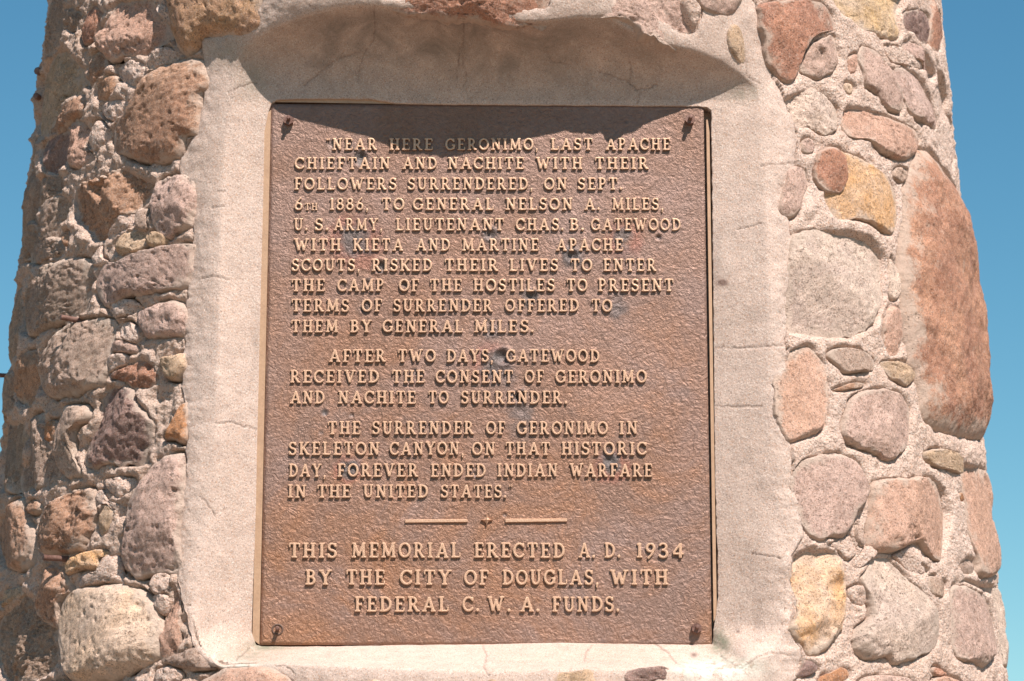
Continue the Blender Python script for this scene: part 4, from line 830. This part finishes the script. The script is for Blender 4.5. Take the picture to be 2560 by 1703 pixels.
LINES = [
F1(347,30,('“NEAR',750,868),('HERE',896,996),('GERONIMO,',1025,1238),('LAST',1267,1364),('APACHE',1394,1543)),
F1(391,30,('CHIEFTAIN',678,898),('AND',926,1006),('NACHITE',1030,1206),('WITH',1233,1341),('THEIR',1369,1493)),
F1(438.5,30.5,('FOLLOWERS',677,913),('SURRENDERED,',938,1226),('ON',1252,1305),('SEPT.',1329,1432)),
F1(485,30.5,('6',677,697),('1886,',758,848),('TO',878,931),('GENERAL',950,1136),('NELSON',1163,1318),('A.',1345,1380),('MILES,',1408,1527)),
F1(532,30.5,('U.',676,708),('S.',724,756),('ARMY,',768,880),('LIEUTENANT',910,1160),('CHAS.',1187,1297),('B.',1310,1344),('GATEWOOD',1360,1567)),
F1(579,31,('WITH',676,785),('KIETA',812,928),('AND',957,1036),('MARTINE',1063,1240),('APACHE',1280,1434)),
F1(625.5,31,('SCOUTS,',671,828),('RISKED',855,995),('THEIR',1023,1147),('LIVES',1172,1285),('TO',1313,1363),('ENTER',1388,1511)),
F1(672,31.5,('THE',671,748),('CAMP',776,884),('OF',918,965),('THE',990,1063),('HOSTILES',1089,1277),('TO',1304,1352),('PRESENT',1376,1550)),
F1(719,32,('TERMS',671,804),('OF',832,880),('SURRENDER',905,1134),('OFFERED',1163,1333),('TO',1361,1409)),
Z4(147,31.5,('THEM',178,418),('BY',478,588),('GENERAL',643,1050),('MILES.',1107,1410)),
Z4(298,32,('AFTER',370,660),('TWO',722,912),('DAYS,',967,1205),('GATEWOOD',1270,1745)),
Z4(404,32.5,('RECEIVED',172,625),('THE',690,857),('CONSENT',912,1305),('OF',1365,1462),('GERONIMO',1522,1985)),
Z4(510,32.5,('AND',172,350),('NACHITE',415,812),('TO',875,978),('SURRENDER.',1040,1580)),
Z4(665,33,('THE',365,532),('SURRENDER',590,1108),('OF',1168,1268),('GERONIMO',1325,1787),('IN',1845,1938)),
Z4(770,33,('SKELETON',165,627),('CANYON,',678,1057),('ON',1097,1213),('THAT',1267,1492),('HISTORIC',1550,1985)),
Z4(881,33.5,('DAY,',165,355),('FOREVER',413,823),('ENDED',887,1167),('INDIAN',1225,1533),('WARFARE',1592,2013)),
Z4(987,33,('IN',163,255),('THE',310,482),('UNITED',543,875),('STATES.”',937,1303)),
Z5(398,38,('THIS',165,412),('MEMORIAL',485,1038),('ERECTED',1108,1568),('A.',1637,1722),('D.',1770,1850),('1934',1930,2172)),
Z5(535,38,('BY',250,385),('THE',457,655),('CITY',730,990),('OF',1057,1182),('DOUGLAS,',1250,1740),('WITH',1798,2095)),
Z5(671,38,('FEDERAL',500,977),('C.',1048,1133),('W.',1175,1292),('A.',1343,1440),('FUNDS.',1503,1845)),
]
todo = []
def word(t, x0, x1, yb, cap):
    gap = .175; tot = sum(GL[c][0] for c in t)+gap*(len(t)-1); w_ = x1-x0; sx = w_/tot; x = x0
    for c in t:
        todo.append((c, x, yb, sx, cap)); x += (GL[c][0]+gap)*sx
for yb, cap, ws_ in LINES:
    for t, a, b in ws_: word(t, a, b, yb, cap)
word('TH', 640+415/3.409, 640+524/3.409, 485*k1, 18.0)
todo.sort(key=lambda q: -q[2])
base_pts = hit_plane([(q[1], q[2]) for q in todo]); right_pts = hit_plane([(q[1]+q[3]*.5, q[2]) for q in todo]); top_pts = hit_plane([(q[1], q[2]-q[4]) for q in todo])
jv, jf, jm = [], [], []; nl = 0
for q, P, R, T in zip(todo, base_pts, right_pts, top_pts):
    ch = q[0]
    if ch not in GM: GM[ch] = glyph_mesh(ch)
    sx = (R[0]-P[0])*2; sz = T[2]-P[2]
    jx, jz = random.uniform(-.5, .5), random.uniform(-.5, .5); sx *= random.uniform(.985, 1.015)
    sy = 27.0 if q[4] > 20 else 20.0
    if nl < 298:
        o = bpy.data.objects.new('letter', GM[ch]); col.objects.link(o); o.parent = plq
        o.location = Vector(((P[0]+jx)*U, PY*U, (P[2]+jz)*U))-plq.location; o.scale = (sx*U, sy*U, sz*U); nl += 1
        o.rotation_euler = (0, random.uniform(-.012, .012), 0)
    else:
        me = GM[ch]; b0 = len(jv)
        jv += [(v.co.x*sx+P[0], PY+v.co.y*sy, v.co.z*sz+P[2]) for v in me.vertices]
        for p in me.polygons: jf.append(tuple(b0+i for i in p.vertices)); jm.append(p.material_index)
lo = mesh_from('lettering', np.array(jv), jf, None, mats=[M_LETTER, M_LSIDE], midx=jm); keep(lo, plq); lo['kind'] = 'stuff'
# rules and the little four-pointed ornament
def kx(x, y): return (640+x/2.032, 1200+y/2.032)
for a in ([(757, 219), (1075, 216), (1075, 201), (757, 203)], [(1266, 217), (1580, 213), (1580, 198), (1266, 199)]):
    o = prism('rule_bar', ppx([kx(*p) for p in a]), PY+3, PY-5.0, M_LETTER, bev=1.0); keep(o, plq)
cx_, cz_ = ppx([kx(1172, 205)])[0]
st = [];
for k in range(32):
    t = k/32*2*math.pi; r = 15.0/(abs(math.cos(t))**.55+abs(math.sin(t))**.55)**(1/.55); st.append((cx_+r*math.cos(t)*.98, cz_+r*math.sin(t)*1.06))
n = 32; V = [(x, PY+2, z) for x, z in st]+[(x, PY-5, z) for x, z in st]+[(cx_, PY-10, cz_)]
f = [(i, n+i, n+(i+1) % n, (i+1) % n) for i in range(n)]+[(n+i, 2*n, n+(i+1) % n) for i in range(n)]
o = mesh_from('star_ornament', V, f, M_LETTER, smooth=False); keep(o, plq)
# fixings
def ngon(cx, cz, r, n, rot=0.0): return [(cx+r*math.cos(rot+2*math.pi*k/n), cz+r*math.sin(rot+2*math.pi*k/n)) for k in range(n)]
for i, (px, L, nut, rr_, rot) in enumerate([((722, 304), 31, True, 4.6, .52), ((1724, 302), 32, True, 5.2, .2), ((1741, 1572), 31, True, 5.0, .5), ((694, 1574), 24, False, 5.0, 0)]):
    x, z = ppx([px])[0]; P = np.array([x, PY+6, z])
    bolt = rod(P, (.02, -1, .03), L+6, rr_, 'bolt', pitch=2.4); keep(bolt, plq)
    if nut:
        nu = prism('nut', ngon(x, z, 13.2, 6, rot), PY+3, PY-15, M_RUST, bev=0); me = nu.data
        nu.location = -Vector(plq.location)+Vector(plq.location); nu.parent = bolt; nu.location = (0, 0, 0)
    else:
        rg = []
        for r, yy in ((15, 1), (13.5, -2.5), (10.5, -2.0), (9.5, 4)): rg += [(a, PY+yy, c) for a, c in ngon(x, z, r, 28)]
        o = mesh_from('bolt_hole', rg, grid_faces(4, 28, wrap=True), M_LSIDE); keep(o, plq)
